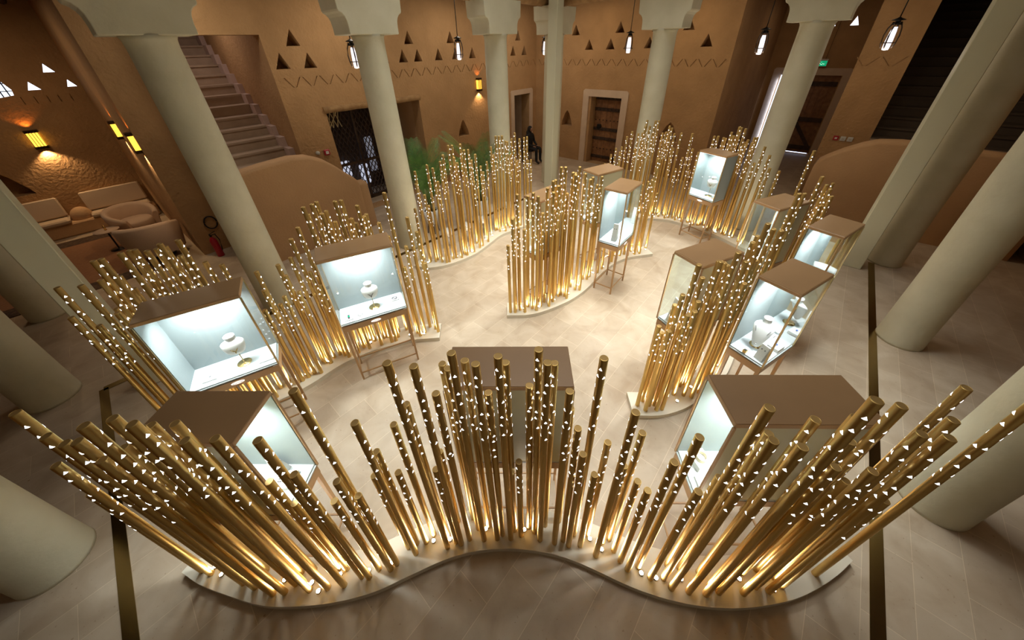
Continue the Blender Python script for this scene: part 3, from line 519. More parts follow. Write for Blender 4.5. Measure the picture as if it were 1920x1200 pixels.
# ================================================================ PLINTHS AND TUBES
def cat(pts, n=4):
    out = []; P = [tuple(2 * a - b for a, b in zip(pts[0], pts[1]))] + list(pts) + [tuple(2 * a - b for a, b in zip(pts[-1], pts[-2]))]
    for i in range(1, len(P) - 2):
        for k in range(n):
            t = k / n; a, b, c, d_ = P[i - 1:i + 3]
            out.append(tuple(.5 * (2 * b[j] + (c[j] - a[j]) * t + (2 * a[j] - 5 * b[j] + 4 * c[j] - d_[j]) * t * t + (-a[j] + 3 * b[j] - 3 * c[j] + d_[j]) * t ** 3) for j in range(2)))
    out.append(tuple(pts[-1])); return out
def offs(poly, dist, taper=None):
    out = []
    for i, p in enumerate(poly):
        a = poly[max(0, i - 1)]; b = poly[min(len(poly) - 1, i + 1)]
        tx, ty = b[0] - a[0], b[1] - a[1]; l_ = hypot(tx, ty) or 1
        f = 1
        if taper:
            e = min(i, len(poly) - 1 - i) / (len(poly) - 1)
            f = min(1, .25 + e / taper * .75)
        out.append((p[0] - ty / l_ * dist * f, p[1] + tx / l_ * dist * f))
    return out
CL = {'P1': ('front wave stand', 'large wavy cream plinth nearest the viewer carrying gold tubes'),
      'P2': ('left stand', 'curved cream plinth on the left, running behind two front-facing cases'),
      'P3': ('left far stand', 'S-shaped cream plinth at far left, below the two palms'),
      'P4': ('middle stand', 'curved cream plinth in the middle of the court'),
      'P5': ('right far stand', 'curved cream plinth at the far right, behind the corner case'),
      'P6': ('right stand', 'curved cream plinth at right, between the right-hand cases')}
SECT = {'P1': ['left wing', 'left bend', 'centre', 'right bend', 'right wing'], 'P2': ['left end', 'left part', 'middle', 'right part', 'right end'],
        'P3': ['left part', 'middle', 'right part'], 'P4': ['left part', 'middle', 'right part'], 'P5': ['left part', 'middle', 'right part'], 'P6': ['front part', 'middle', 'rear part']}
ORD = ['first', 'second', 'third', 'fourth', 'fifth', 'sixth', 'seventh', 'eighth', 'ninth', 'tenth', 'eleventh', 'twelfth', 'thirteenth', 'fourteenth', 'fifteenth', 'sixteenth', 'seventeenth', 'eighteenth', 'nineteenth', 'twentieth']
def px(x, y, z):
    v = Vector((x, y, z - 3.5)); return FPX * (v @ _x) / (v @ _f)
TR = .0222
cap_disc = MB().lathe([(TR - .003, -.006), (TR - .003, -.0015)], 20).mesh('end_cap', goldcap)
def tube_mesh(h_, n_lv, rd, r=TR):
    """satin gold pipe whose upper part is pierced by small triangular light openings"""
    q = MB(); q.lathe([(r, 0), (r, h_ - .004), (r - .003, h_)], 20, caps=False); q.lathe([(r - .003, h_), (r - .0035, h_ - .002)], 20, caps=False)
    q.mi = len(q.f); r2 = r + .0008; ph = rd.uniform(0, 6.28)
    for lv in range(n_lv):
        z = h_ - .07 - lv * .078 + rd.uniform(-.008, .008); ph += rd.uniform(.6, 1.5); nk = 3 if lv % 2 else 2
        for k in range(nk):
            a = ph + k * 2 * pi / nk + rd.uniform(-.45, .45); zz = z + rd.uniform(-.024, .024)
            wd = .0098 / r * .95; hh = .0185
            P = [(a - wd, zz - hh / 2), (a, zz - hh / 2 - .001), (a + wd, zz - hh / 2), (a, zz + hh / 2)]
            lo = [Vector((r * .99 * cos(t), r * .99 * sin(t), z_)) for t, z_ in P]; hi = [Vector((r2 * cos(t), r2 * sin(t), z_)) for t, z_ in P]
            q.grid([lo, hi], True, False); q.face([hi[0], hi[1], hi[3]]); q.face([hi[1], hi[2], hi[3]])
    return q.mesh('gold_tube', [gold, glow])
lamp_housing = MB().lathe([(.018, 0), (.018, .012), (.017, .016), (.0145, .016), (.0145, .011)], 16).mesh('uplight', brass)
lamp_lens = MB().lathe([(.0005, .0165), (.008, .0162), (.0143, .0140), (.0143, .011)], 14, caps=False).mesh('lens', lampw)
for key, dt in DATA.items():
    nm, lab = CL[key]
    fr = cat(dt['front'], 3); bk = offs(fr, .30, .06 if key == 'P1' else None)
    q = MB(); poly = fr + bk[::-1]; q.prism(poly, .0, .06)
    o_ = q.obj('curved_plinth', plin); tag(o_, lab, 'plinth', 'cream plinths of the tube installation')
    # thin shadow gap joints across the plinth
    T = sorted(dt['tubes'], key=lambda t: px(*t))
    xs = [px(*t) for t in T]; lo, hi = xs[0], xs[-1] + 1e-6; ns = len(SECT[key]); byc = {}
    for t in T:
        sct = min(ns - 1, int((px(*t) - lo) / (hi - lo) * ns)); cls = 'tall' if t[2] > 1.88 else ('middling' if t[2] > 1.55 else 'short')
        byc.setdefault((sct, cls), []).append(t)
    for (sct, cls), lst in byc.items():
        for i, (x, y, h_) in enumerate(lst):
            n_lv = 5 if h_ < 1.3 else (6 if h_ < 1.6 else (7 if h_ < 1.9 else 8))
            tb = link('gold_tube', tube_mesh(h_ - .06, n_lv, random), None, (x, y, .06)); tb.rotation_euler = (0, 0, random.uniform(0, 6.28))
            lb = ('%s gold tube, %s from left among %s ones, %s, %s' % (cls, ORD[i], cls, SECT[key][sct], nm)) if len(lst) > 1 else 'the only %s gold tube in the %s of the %s' % (cls, SECT[key][sct], nm)
            tag(tb, lb, 'tube', 'perforated gold tubes of the ' + nm)
            link('end_cap', cap_disc, tb, (0, 0, h_ - .06))
    LS = sorted(dt['lights'], key=lambda t: px(t[0], t[1], .07))
    for i, (x, y) in enumerate(LS):
        u = link('uplight', lamp_housing, None, (x, y, .06)); tag(u, 'small round floor spotlight glowing between tube feet, %s from left on the %s' % ((ORD + ['twenty-first', 'twenty-second'])[i], nm), 'spotlight', 'uplights on the ' + nm)
        link('lens', lamp_lens, u)
        light('uplight_beam', 'SPOT', (x, y, .078), UPW, (1.0, .87, .66), .012, rot=(pi, 0, 0), spot=radians(165))
mirror = mat('mirror', (.8, .84, .84), .03, 1.0)
# ================================================================ DISPLAY CASES
def logo_parts(M, parent, w_):
    q = MB(); q.prism([(.055 * cos(t), .016 * sin(t)) for t in [i * pi / 10 for i in range(20)]], 0, .003, M)
    b = q.obj('logo_plate', whitel, parent)
    cu = bpy.data.curves.new('logo_lettering', 'FONT'); cu.body = 'Cartier'; cu.size = .030; cu.shear = .4; cu.align_x = 'CENTER'; cu.align_y = 'CENTER'; cu.extrude = .0006
    cu.materials.append(mat('logo_ink', (.35, .22, .14), .5))
    tmp = bpy.data.objects.new('tmp', cu); C.objects.link(tmp); bpy.context.view_layer.update()
    me_ = bpy.data.meshes.new_from_object(tmp.evaluated_get(bpy.context.evaluated_depsgraph_get())); bpy.data.objects.remove(tmp)
    t = bpy.data.objects.new('logo_lettering', me_); C.objects.link(t); t.parent = b; t.matrix_local = M @ Matrix.Translation((0, 0, .0035))
def case(cx, cy, ang, W, D, label, sides, H=1.77, dk=.93, logo=None, top=None):
    """origin = left-front corner on plan, x along the front, y inward. sides: F,R,B,L -> g glass / p pale panel / c cream-backed panel"""
    t = thing('display_case', label, 'display case', (cx, cy, 0), radians(ang), 'wooden jewellery display cases')
    e = .022
    for (a, b) in ((e, e), (W - e, e), (W - e, D - e), (e, D - e)):
        q = MB(); rows = []
        for z, hw in ((0, .010), (.82, .016), (.90, .016)): rows.append([Vector((a + sx * hw, b + sy * hw, z)) for sx, sy in ((-1, -1), (1, -1), (1, 1), (-1, 1))])
        q.grid(rows, True, False, True).obj('leg', woodl, t)
    q = MB(); q.box(e, W - e, e - .006, e + .006, .11, .125); q.obj('stretcher', woodl, t)
    q = MB(); q.box(e, W - e, D - e - .006, D - e + .006, .11, .125); q.obj('stretcher', woodl, t)
    q = MB(); q.box(e - .006, e + .006, e, D - e, .11, .125); q.obj('stretcher', woodl, t)
    q = MB(); q.box(W - e - .006, W - e + .006, e, D - e, .11, .125); q.obj('stretcher', woodl, t)
    q = MB(); q.box(.002, W - .002, .002, D - .002, .815, .895, None, .003); ap = q.obj('apron', woodl, t)
    q = MB(); q.box(.008, W - .008, .008, D - .008, .896, .905); q.box(.14, W - .14, -.0005, .004, .897, .904); q.obj('shadow_gap', black, t)
    q = MB(); q.box(.0, W, .0, D, .906, .916); q.box(.012, W - .012, .012, D - .012, .916, dk); q.obj('deck', deckm, t)
    q = MB(); q.box(-.002, W + .002, -.002, D + .002, H - .035, H - .004, None, .003); q.obj('lid_edge', woodl, t)
    q = MB(); q.box(.002, W - .002, .002, D - .002, H - .004, H, None, .001); q.obj('lid', top or wood, t)
    g = .005
    spec = {'F': ((.004, W - .004, 0, g), 'F'), 'B': ((.004, W - .004, D - g, D), 'B'), 'L': ((0, g, .004, D - .004), 'L'), 'R': ((W - g, W, .004, D - .004), 'R')}
    for ch, kind in zip('FRBL', sides):
        x0, x1, y0, y1 = spec[ch][0]
        if kind == 'g':
            q = MB(); q.box(x0, x1, y0, y1, dk - .014, H - .036); q.obj('glass_pane', glass, t)
        else:
            q = MB()
            ext = .012
            if ch == 'F': q.box(x0, x1, y0 + .001, y0 + ext, .917, H - .036)
            if ch == 'B': q.box(x0, x1, y1 - ext, y1 - .001, .917, H - .036)
            if ch == 'L': q.box(x0 + .001, x0 + ext, y0, y1, .917, H - .036)
            if ch == 'R': q.box(x1 - ext, x1 - .001, y0, y1, .917, H - .036)
            pb = q.obj('mirror' if kind == 'm' else 'panel', {'p': panelw, 'c': panelc, 'm': mirror}[kind], t)
    for (a, b) in ((0, 0), (W, 0), (W, D), (0, D)):
        q = MB(); q.box(a - .007, a + .007, b - .007, b + .007, .906, H - .034); q.obj('corner_post', woodl if 'c' in sides else mat('post_brass', (.48, .36, .18), .3, .8), t)
    q = MB(); q.box(W - .05, W - .012, -.006, .0, .899, .906); q.obj('lock', silver, t)
    if logo == 'F':
        logo_parts(Matrix(((1, 0, 0, W / 2), (0, 0, -1, -.0), (0, 1, 0, .862), (0, 0, 0, 1))), t, W)
    if logo == 'L': logo_parts(Matrix(((0, 0, -1, 0), (-1, 0, 0, D / 2), (0, 1, 0, .862), (0, 0, 0, 1))), t, D)
    if logo == 'R': logo_parts(Matrix(((0, 0, 1, W), (1, 0, 0, D / 2), (0, 1, 0, .862), (0, 0, 0, 1))), t, D)
    c_ = Matrix.Translation((cx, cy, 0)) @ Matrix.Rotation(radians(ang), 4, 'Z')
    p = c_ @ Vector((W / 2, D / 2, H - .045))
    q = MB(); q.box(.03, W - .03, .03, .05, H - .046, H - .036); q.box(.03, W - .03, D - .05, D - .03, H - .046, H - .036)
    q.obj('led_bar', mat('led_strip', (1, 1, 1), .5, emis=(.9, .96, 1), estr=2.5, sample=False), t)
    light('case_led', 'AREA', p, LEDW * W, (.95, .98, 1.0), W - .3, rot=(0, 0, radians(ang)), sy=D - .2, spread=radians(135))
    return c_, W, D, dk
def bust(c_, x, y, rz, label, s=1.0, stand=True, pole=.12, gem='gold', group=None, z=.93):
    M0 = Vector((c_ @ Vector((x, y, z)))); a = atan2(c_[1][0], c_[0][0]) + rz
    t = thing('necklace_bust', label, 'bust', M0, a, group)
    zb = pole if stand else .0
    rows = []
    sec = [(-.016, .010, .006, -.002), (-.012, .036, .015, -.004), (.002, .058, .023, -.006), (.03, .075, .029, -.008), (.07, .087, .033, -.007), (.10, .090, .035, -.002), (.118, .090, .036, .004), (.129, .080, .037, .009), (.137, .060, .036, .012), (.144, .045, .035, .014), (.155, .041, .034, .016), (.172, .042, .036, .016), (.180, .044, .039, .016), (.188, .043, .039, .016), (.191, .040, .037, .016)]
    for z_, rx, ry, yo in sec: rows.append([Vector((s * rx * cos(k_), s * (yo + ry * sin(k_)), zb + s * (z_ + .02))) for k_ in [2 * pi * i / 24 for i in range(24)]])
    q = MB(); q.grid(rows, True, True, True); q.obj('bust_form', whitep, t)
    if stand:
        q = MB(); q.lathe([(.001, 0), (.060, .0005), (.062, .003), (.060, .006), (.006, .007), (.004, .012), (.004, zb + .03)], 28, caps=True); q.obj('stand', goldj, t)
    pts = []
    for i in range(25):
        u = -1 + 2 * i / 24; zz = .122 - .085 * (1 - abs(u) ** 1.5); xx = .050 * u
        pts.append((s * xx, -s * (.039 + .006 * (1 - abs(u))) + s * .004 + (s * .016 * abs(u) ** 3), zb + s * (zz + .02)))
    q = MB(); q.tube(pts, .0026 * s, 6); n_ = q.obj('necklace', goldj if gem == 'gold' else silver, t)
    q = MB()
    for i in range(4, 21, 2): q.ell(pts[i], .0052 * s, .004, .006 * s, 8, 5)
    q.ell((pts[12][0], pts[12][1] - .002, pts[12][2] - .010 * s), .005 * s, .004, .010 * s, 8, 5)
    q.obj('gems', blackg if gem != 'gold' else mat('dark_gold', (.35, .24, .08), .3, 1.0), n_)
    return t
def block(c_, x, y, rz, sx, sy, sz, label, name='display_block', cat_='display block', z=.93, m=None):
    q = MB(); q.box(-sx / 2, sx / 2, -sy / 2, sy / 2, 0, sz, None, .001); o_ = q.obj(name, m or whitep)
    o_.location = c_ @ Vector((x, y, z)); o_.rotation_euler = (0, 0, atan2(c_[1][0], c_[0][0]) + rz); return tag(o_, label, cat_)
def ring(c_, x, y, z, r, label, rr=.0035, m=None, name='bracelet', cat_='bracelet', flat=True, gem=None, rz=0):
    q = MB(); pts = [(r * cos(t), r * .72 * sin(t), 0) if flat else (r * cos(t), 0, r * sin(t)) for t in [2 * pi * i / 24 for i in range(24)]]
    q.tube(pts, rr, 6, True); o_ = q.obj(name, m or silver); o_.location = c_ @ Vector((x, y, z + (rr if flat else r))); o_.rotation_euler = (0, 0, atan2(c_[1][0], c_[0][0]) + rz)
    tag(o_, label, cat_)
    if gem:
        q = MB(); q.box(-.008, .008, -.006, .006, 0, .006, Matrix.Translation((0, -r * .72 if flat else 0, 0 if flat else r)), .001); q.obj('gem', gem, o_)
    return o_
def easel(c_, x, y, rz, w_, h_, label, lean=.45, m=None, dots=2):
    d_ = h_ * lean; t = MB()
    M = Matrix(((0, 1, 0, 0), (1, 0, 0, 0), (0, 0, 1, 0), (0, 0, 0, 1)))
    Mx = Matrix(((0, 0, 1, 0), (1, 0, 0, 0), (0, 1, 0, 0), (0, 0, 0, 1)))
    t.prism([(-d_ / 2, 0), (d_ / 2, 0), (d_ * .08, h_), (-d_ * .02, h_)], -w_ / 2, w_ / 2, Mx)
    o_ = t.obj('jewellery_easel', m or whitep); o_.location = c_ @ Vector((x, y, .93)); o_.rotation_euler = (0, 0, atan2(c_[1][0], c_[0][0]) + rz)
    tag(o_, label, 'easel')
    q = MB()
    for i in range(dots):
        f = .72 - .0 * i; xx = (i - (dots - 1) / 2) * w_ * .4; yy = -d_ / 2 + (d_ * .48) * f - .002; q.ell((xx, yy, h_ * f), .006, .003, .009, 8, 5)
    if dots: q.obj('earrings', mat('dark_silver', (.3, .3, .34), .25, 1), o_)
    return o_
wood_v = wood
cL1 = case(-2.97, 2.01, 29.5, .715, .33, 'wide front-facing display case at far left showing a necklace bust', 'ggpp', logo='F')
cL2 = case(-1.93, 2.86, 25.5, .735, .33, 'front-facing display case with bust, emerald watch and bracelets, left of centre', 'ggpg', logo='F')
cC1 = case(-2.10, 1.055, -2, .585, .33, 'display case seen from its back at lower left behind the front tubes', 'cgpg')
cC2 = case(-.44, 1.35, -2.2, .79, .33, 'wide display case seen from its back in the centre behind the front tubes', 'cgpg')
cC3 = case(1.17, 1.05, -2.5, .79, .33, 'wide display case seen from its back at lower right, bracelet inside', 'cppg')
cR1 = case(1.73, 2.56, 24, .56, .325, 'display case right of centre behind tubes, easels visible through its short end', 'cpgg')
cR2 = case(2.30, 2.115, 29, .54, .33, 'display case at right with large draped bust and blue gem', 'gmpg')
cR3 = case(3.40, 3.02, 31, .52, .32, 'display case with curved necklace cushion left of the right square pillar', 'gmpg')
cR4 = case(3.22, 3.73, 21, .56, .33, 'display case with pendant bust half hidden by the rear right tubes', 'cpgg')
cM1 = case(1.61, 4.43, 50, .53, .34, 'tall display case in the middle, sloped easel inside, all four legs showing', 'gmpg', logo='F')
cM2 = case(.40, 4.22, 42, .55, .31, 'display case seen from its back behind the middle stand, near the flat far pillar', 'cpgg')
cM3 = case(1.40, 5.23, 31, .55, .35, 'farthest display case, in front of the studded door', 'cpgg')
cN1 = case(3.57, 6.45, -62, .53, .34, 'corner display case with slender bust before the exit passage', 'gppm', logo='F')
# ================================================================ THINGS IN THE CASES
(cl1, W, Dp), (cl2, W2, D2_), (cc1, W3, D3_), (cc2, W4, D4_), (cc3, W5, D5_) = [c[:3] for c in (cL1, cL2, cC1, cC2, cC3)]
bust(cl1, .43, .17, 0, 'white necklace bust with gold necklace on gold stand, in the far left case', 1.05, pole=.13)
block(cl1, .16, .12, 0, .11, .10, .012, 'flat white display tray at the left of the far left case deck', 'display_tray', 'tray')
block(cl1, .62, .12, 0, .12, .10, .012, 'flat white display tray at the right of the far left case deck', 'display_tray', 'tray')
ring(cl1, .16, .12, .945, .008, 'tiny dark ring on the left tray of the far left case', .002, mat('dark_silver2', (.2, .2, .22), .3, 1), 'ring', 'ring')
ring(cl1, .62, .12, .945, .008, 'tiny pale ring on the right tray of the far left case', .002, silver, 'ring', 'ring')
bust(cl2, .39, .17, 0, 'white necklace bust with dark pendant chain, in the case with the emerald watch', 1.0, pole=.13, gem='silver')
block(cl2, .10, .10, 0, .09, .10, .010, 'white tray under the emerald watch', 'display_tray', 'tray')
wt = MB(); wt.box(-.011, .011, -.035, .035, 0, .006, None, .002); wt = wt.obj('watch', mat('dark_silver', (.3, .3, .34), .25, 1)); wt.location = cl2 @ Vector((.10, .10, .943)); wt.rotation_euler = (0, 0, radians(25.5)); tag(wt, 'dark rectangular watch with green emerald face on a white tray', 'watch')
g = MB(); g.box(-.009, .009, -.011, .011, .006, .010, None, .001); g.obj('emerald', greengem, wt)
block(cl2, .22, .08, 0, .075, .075, .006, 'white tray under the silver bracelet, beside the emerald watch', 'display_tray', 'tray')
ring(cl2, .22, .08, .939, .026, 'silver bracelet on a white tray beside the emerald watch', .004)
block(cl2, .63, .20, 0, .085, .07, .016, 'white tray under the dark bracelet at the right end', 'display_tray', 'tray')
ring(cl2, .63, .20, .949, .028, 'dark oval bracelet at the right end of the emerald watch case', .005, mat('dark_silver2', (.2, .2, .22), .3, 1))
block(cl2, .50, .09, 0, .09, .06, .004, 'flat white card on the deck right of the bust stand', 'display_card', 'card')
block(cc1, .44, .20, .12, .13, .12, .03, 'flat white plaque with dark engraved lines in the lower left case', 'display_plaque', 'plaque')
q = MB()
for i in range(3):
    for j in range(7): q.box(-.05 + j * .014, -.04 + j * .014, .02 - i * .018, .028 - i * .018, .0305, .032)
ql = q.obj('engraving', black); ql.location = cc1 @ Vector((.44, .20, .93)); ql.rotation_euler = (0, 0, radians(5)); tag(ql, 'rows of dark engraved marks on the white plaque in the lower left case', 'engraving')
easel(cc1, .36, .27, pi, .10, .16, 'white jewellery easel at the back of the lower left case', dots=1)
block(cc1, .50, .06, 0, .10, .07, .014, 'flat white tray near the front of the lower left case', 'display_tray', 'tray')
easel(cc2, .40, .15, pi, .10, .15, 'white jewellery easel in the central case', dots=1)
block(cc3, .13, .24, .3, .12, .12, .05, 'white block under the cream bracelet in the lower right case')
q = MB()
for i in range(3): q.tube([(.034 * cos(t), .034 * sin(t), .006 + i * .012 + .004 * sin(t)) for t in [2 * pi * k / 24 for k in range(24)]], .006, 6, True)
q = q.obj('coiled_bracelet', mat('cream_gold', (.85, .78, .6), .25, .3)); q.location = cc3 @ Vector((.13, .24, .98)); tag(q, 'coiled cream and gold bracelet on a white block in the lower right case', 'bracelet')
block(cc3, .12, .09, 0, .14, .09, .018, 'flat white block carrying a dark flower brooch in the lower right case')
q = MB()
for i in range(5): q.ell((.010 * cos(i * 1.257), .010 * sin(i * 1.257), .004), .006, .006, .004, 8, 5)
q.ell((0, 0, .005), .005, .005, .004, 8, 5)
q = q.obj('flower_brooch', mat('dark_silver', (.3, .3, .34), .25, 1)); q.location = cc3 @ Vector((.11, .09, .948)); tag(q, 'dark flower shaped brooch on flat white block in the lower right case', 'brooch')
# right-hand cases
c_ = cR1[0]
easel(c_, .07, .19, -pi / 2 - .3, .09, .30, 'tall white easel with one earring in the case right of centre', .3, dots=1)
easel(c_, .11, .08, -pi / 2 + .5, .10, .13, 'small leaning white easel beside the tall one, case right of centre', .6, dots=1)
q = MB().lathe([(.016, 0), (.016, .045), (.012, .05)], 20).obj('ring_holder', whitep); q.location = c_ @ Vector((.035, .05, .93)); tag(q, 'small white ring holder cylinder at the corner of the case right of centre', 'ring holder')
c_ = cR2[0]
t = thing('draped_bust', 'large white bust with long front drape and silver necklace in the right case', 'bust', c_ @ Vector((.22, .19, .93)), radians(29) - pi / 2 + .25)
rows = []
for z_, rx, ry, yo in [(.035, .014, .006, -.075), (.05, .030, .010, -.075), (.10, .048, .014, -.066), (.16, .066, .017, -.050), (.21, .080, .022, -.030), (.245, .088, .034, -.006), (.262, .080, .044, .010), (.275, .055, .042, .018), (.29, .036, .034, .022), (.32, .034, .033, .024), (.33, .038, .036, .024), (.338, .037, .035, .024)]:
    rows.append([Vector((rx * cos(k_), yo + ry * sin(k_), z_)) for k_ in [2 * pi * i / 28 for i in range(28)]])
q = MB(); q.grid(rows, True, True, True); q.obj('bust_form', whitep, t)
q = MB(); q.lathe([(.001, 0), (.055, .001), (.057, .004), (.006, .008), (.004, .012), (.004, .25)], 28); q.obj('stand', goldj, t)
pts = [(.062 * u, -.040 - .042 * (1 - abs(u)) , .245 - .16 * (1 - abs(u) ** 1.3)) for u in [-1 + i / 10 for i in range(21)]]
q = MB(); q.tube(pts, .0022, 6); n_ = q.obj('necklace', mat('dark_silver', (.3, .3, .34), .25, 1), t)
q = MB()
for p in pts[::2]: q.ell(p, .004, .003, .004, 8, 5)
q.ell((0, -.094, .072), .009, .006, .011, 10, 6); q.obj('gems', silver, n_)
easel(c_, .08, .07, -pi / 2 - .15, .075, .165, 'white easel with two dark earrings beside the large draped bust', .5)
q = MB(); q.box(-.016, .016, -.016, .016, 0, .034, None, .002); q = q.obj('ring_cube', goldj); q.location = c_ @ Vector((.03, .19, .93)); q.rotation_euler = (0, 0, .4); tag(q, 'small gold cube ring box at the left corner of the draped bust case', 'ring box')
g = MB(); g.box(-.010, .010, -.010, .010, .034, .037); g.obj('slot', black, q)
block(c_, .34, .07, 0, .12, .10, .035, 'white block carrying a blue gemstone beside the large draped bust')
q = MB(); q.lathe([(.004, 0), (.011, .008), (.007, .014)], 8, smooth=False); q = q.obj('blue_gemstone', bluegem); q.location = c_ @ Vector((.34, .07, .967)); tag(q, 'bright blue gemstone ring on a white block', 'gemstone')
block(c_, .46, .20, 0, .09, .10, .02, 'flat white tray deep inside the draped bust case', 'display_tray', 'tray')
c_ = cR3[0]
rows = []
for i in range(13):
    f = i / 12; zz = .01 + .13 * sin(f * pi / 2) ** 1.0 * f + .02; yy = .05 + .18 * f; hw = .07 + .05 * f
    rows.append([Vector((x_, yy, zz - .5 * (x_ / hw) ** 2 * .03)) for x_ in [hw * (-1 + k / 6) for k in range(13)]])
q = MB(); q.grid(rows, False, True); q.grid([[Vector((v.x, v.y, 0)) for v in r] for r in rows], False, True)
q.grid([rows[0], [Vector((v.x, v.y, 0)) for v in rows[0]]], False); q.grid([rows[-1], [Vector((v.x, v.y, 0)) for v in rows[-1]]], False)
q.grid([[r[0] for r in rows], [Vector((r[0].x, r[0].y, 0)) for r in rows]], False); q.grid([[r[-1] for r in rows], [Vector((r[-1].x, r[-1].y, 0)) for r in rows]], False)
q = q.obj('curved_display_cushion', whitep); q.location = c_ @ Vector((.06, .165, .931)); q.rotation_euler = (0, 0, radians(31) - pi / 2)
tag(q, 'broad curved white display cushion with a fine necklace, case by the right pillar', 'cushion')
g = MB(); g.tube([(.05 * u, .13 - .05 * (1 - u * u), .085 - .03 * (1 - u * u)) for u in [-1 + i / 8 for i in range(17)]], .0025, 6); g.obj('necklace', silver, q)
c_ = cR4[0]
bust(c_, .10, .17, -pi / 2, 'white bust with heart-like dark pendant in the half hidden rear right case', .95, pole=.10, gem='silver')
easel(c_, .20, .26, -pi / 2, .09, .30, 'tall white card easel behind the bust in the rear right case', .2, dots=2)
c_ = cM1[0]
easel(c_, .14, .14, -pi / 2 + .1, .07, .27, 'tall A-shaped white easel with a row of earrings in the middle case', .42, dots=2)
c_ = cM2[0]
for i, (a, b) in enumerate(((.10, .16), (.18, .10))):
    q = MB(); q.lathe([(.001, 0), (.05, .001), (.05, .004), (.005, .01), (.004, .13)], 20); q.ell((0, 0, .19), .055, .012, .055, 20, 10); q = q.obj('round_display_stand', panelc); q.location = c_ @ Vector((a, b, .93)); q.rotation_euler = (0, 0, radians(42) - pi / 2)
    tag(q, ('round champagne display disc, the left one in the case behind the middle tubes', 'round champagne display disc, the right one in the case behind the middle tubes')[i], 'display stand')
c_ = cM3[0]
bust(c_, .16, .17, -pi / 2, 'small white necklace bust in the farthest case by the studded door', .95, pole=.10)
block(c_, .12, .08, 0, .12, .10, .05, 'white block in front of the bust in the farthest case')
c_ = cN1[0]
bust(c_, .30, .18, .1, 'white necklace bust with red pendant on a slender stand in the corner case', 1.0, pole=.16)
block(c_, .12, .12, 0, .10, .08, .012, 'flat white tray at the left of the corner case', 'display_tray', 'tray')
ring(c_, .44, .12, .93, .025, 'gold bracelet lying at the right of the corner case', .006, goldj)
# ================================================================ LANTERNS
def pendant(p, h_, label):
    """p = centre of the glass"""
    t = thing('pendant_lantern', label, 'lantern', (p[0], p[1], p[2]), 0, 'hanging oval lanterns of the gallery')
    q = MB(); q.tube([(0, 0, h_ * .62), (.004, 0, .6), (0, 0, 4.62 - p[2])], .008, 6); q.obj('cord', black, t)
    q = MB(); q.lathe([(.006, h_ * .66), (.03, h_ * .62), (.085, h_ * .57), (.09, h_ * .55), (.03, h_ * .53), (.05, h_ * .47), (.055, h_ * .40)], 20); q.obj('cap', black, t)
    q = MB(); q.lathe([(.030, h_ * .34), (.040, h_ * .2), (.048, -h_ * .1), (.046, -h_ * .36), (.040, -h_ * .42), (.01, -h_ * .43)], 20); q.obj('glass_shade', pendw, t)
    q = MB()
    for k_ in range(4):
        a = k_ * pi / 2 + .5; q.tube([(cos(a) * r_, sin(a) * r_, z_) for r_, z_ in ((.05, h_ * .5), (.085, h_ * .3), (.10, h_ * .05), (.092, -h_ * .2), (.07, -h_ * .36))], .011, 6)
    q.tube([(.095 * cos(t_), .095 * sin(t_), -h_ * .18) for t_ in [i * pi / 10 for i in range(20)]], .007, 5, True); q.obj('cage', mat('cage_bronze', (.10, .07, .05), .4, .8), t)
    light('pendant_glow', 'POINT', (p[0], p[1], p[2] - .35), 5.0, (1, .9, .78), .08)
pL = lambda a, w_, z: FL @ Vector((a, w_, z))
pR = lambda a, w_, z: FRR @ Vector((a, w_, z))
pendant(pL(5.28, 1.0, 3.43), .42, 'hanging oval lantern with lit glass, over the left gallery before the alcove wall')
pendant(pL(2.78, 1.0, 3.40), .42, 'hanging lantern mostly hidden behind the column before the lattice door')
pendant(Vector((1.13, 11.52, 3.42)), .42, 'hanging lantern beside the far corner column, leftmost of the inner corner')
pendant(pR(5.96, 1.0, 3.44), .42, 'hanging oval lantern above the studded wooden door')
pendant(pR(3.18, 1.0, 3.39), .42, 'hanging oval lantern left of the exit passage column')
pendant(pR(1.36, 1.0, 3.44), .42, 'hanging oval lantern in front of the engraved broad pier at right')
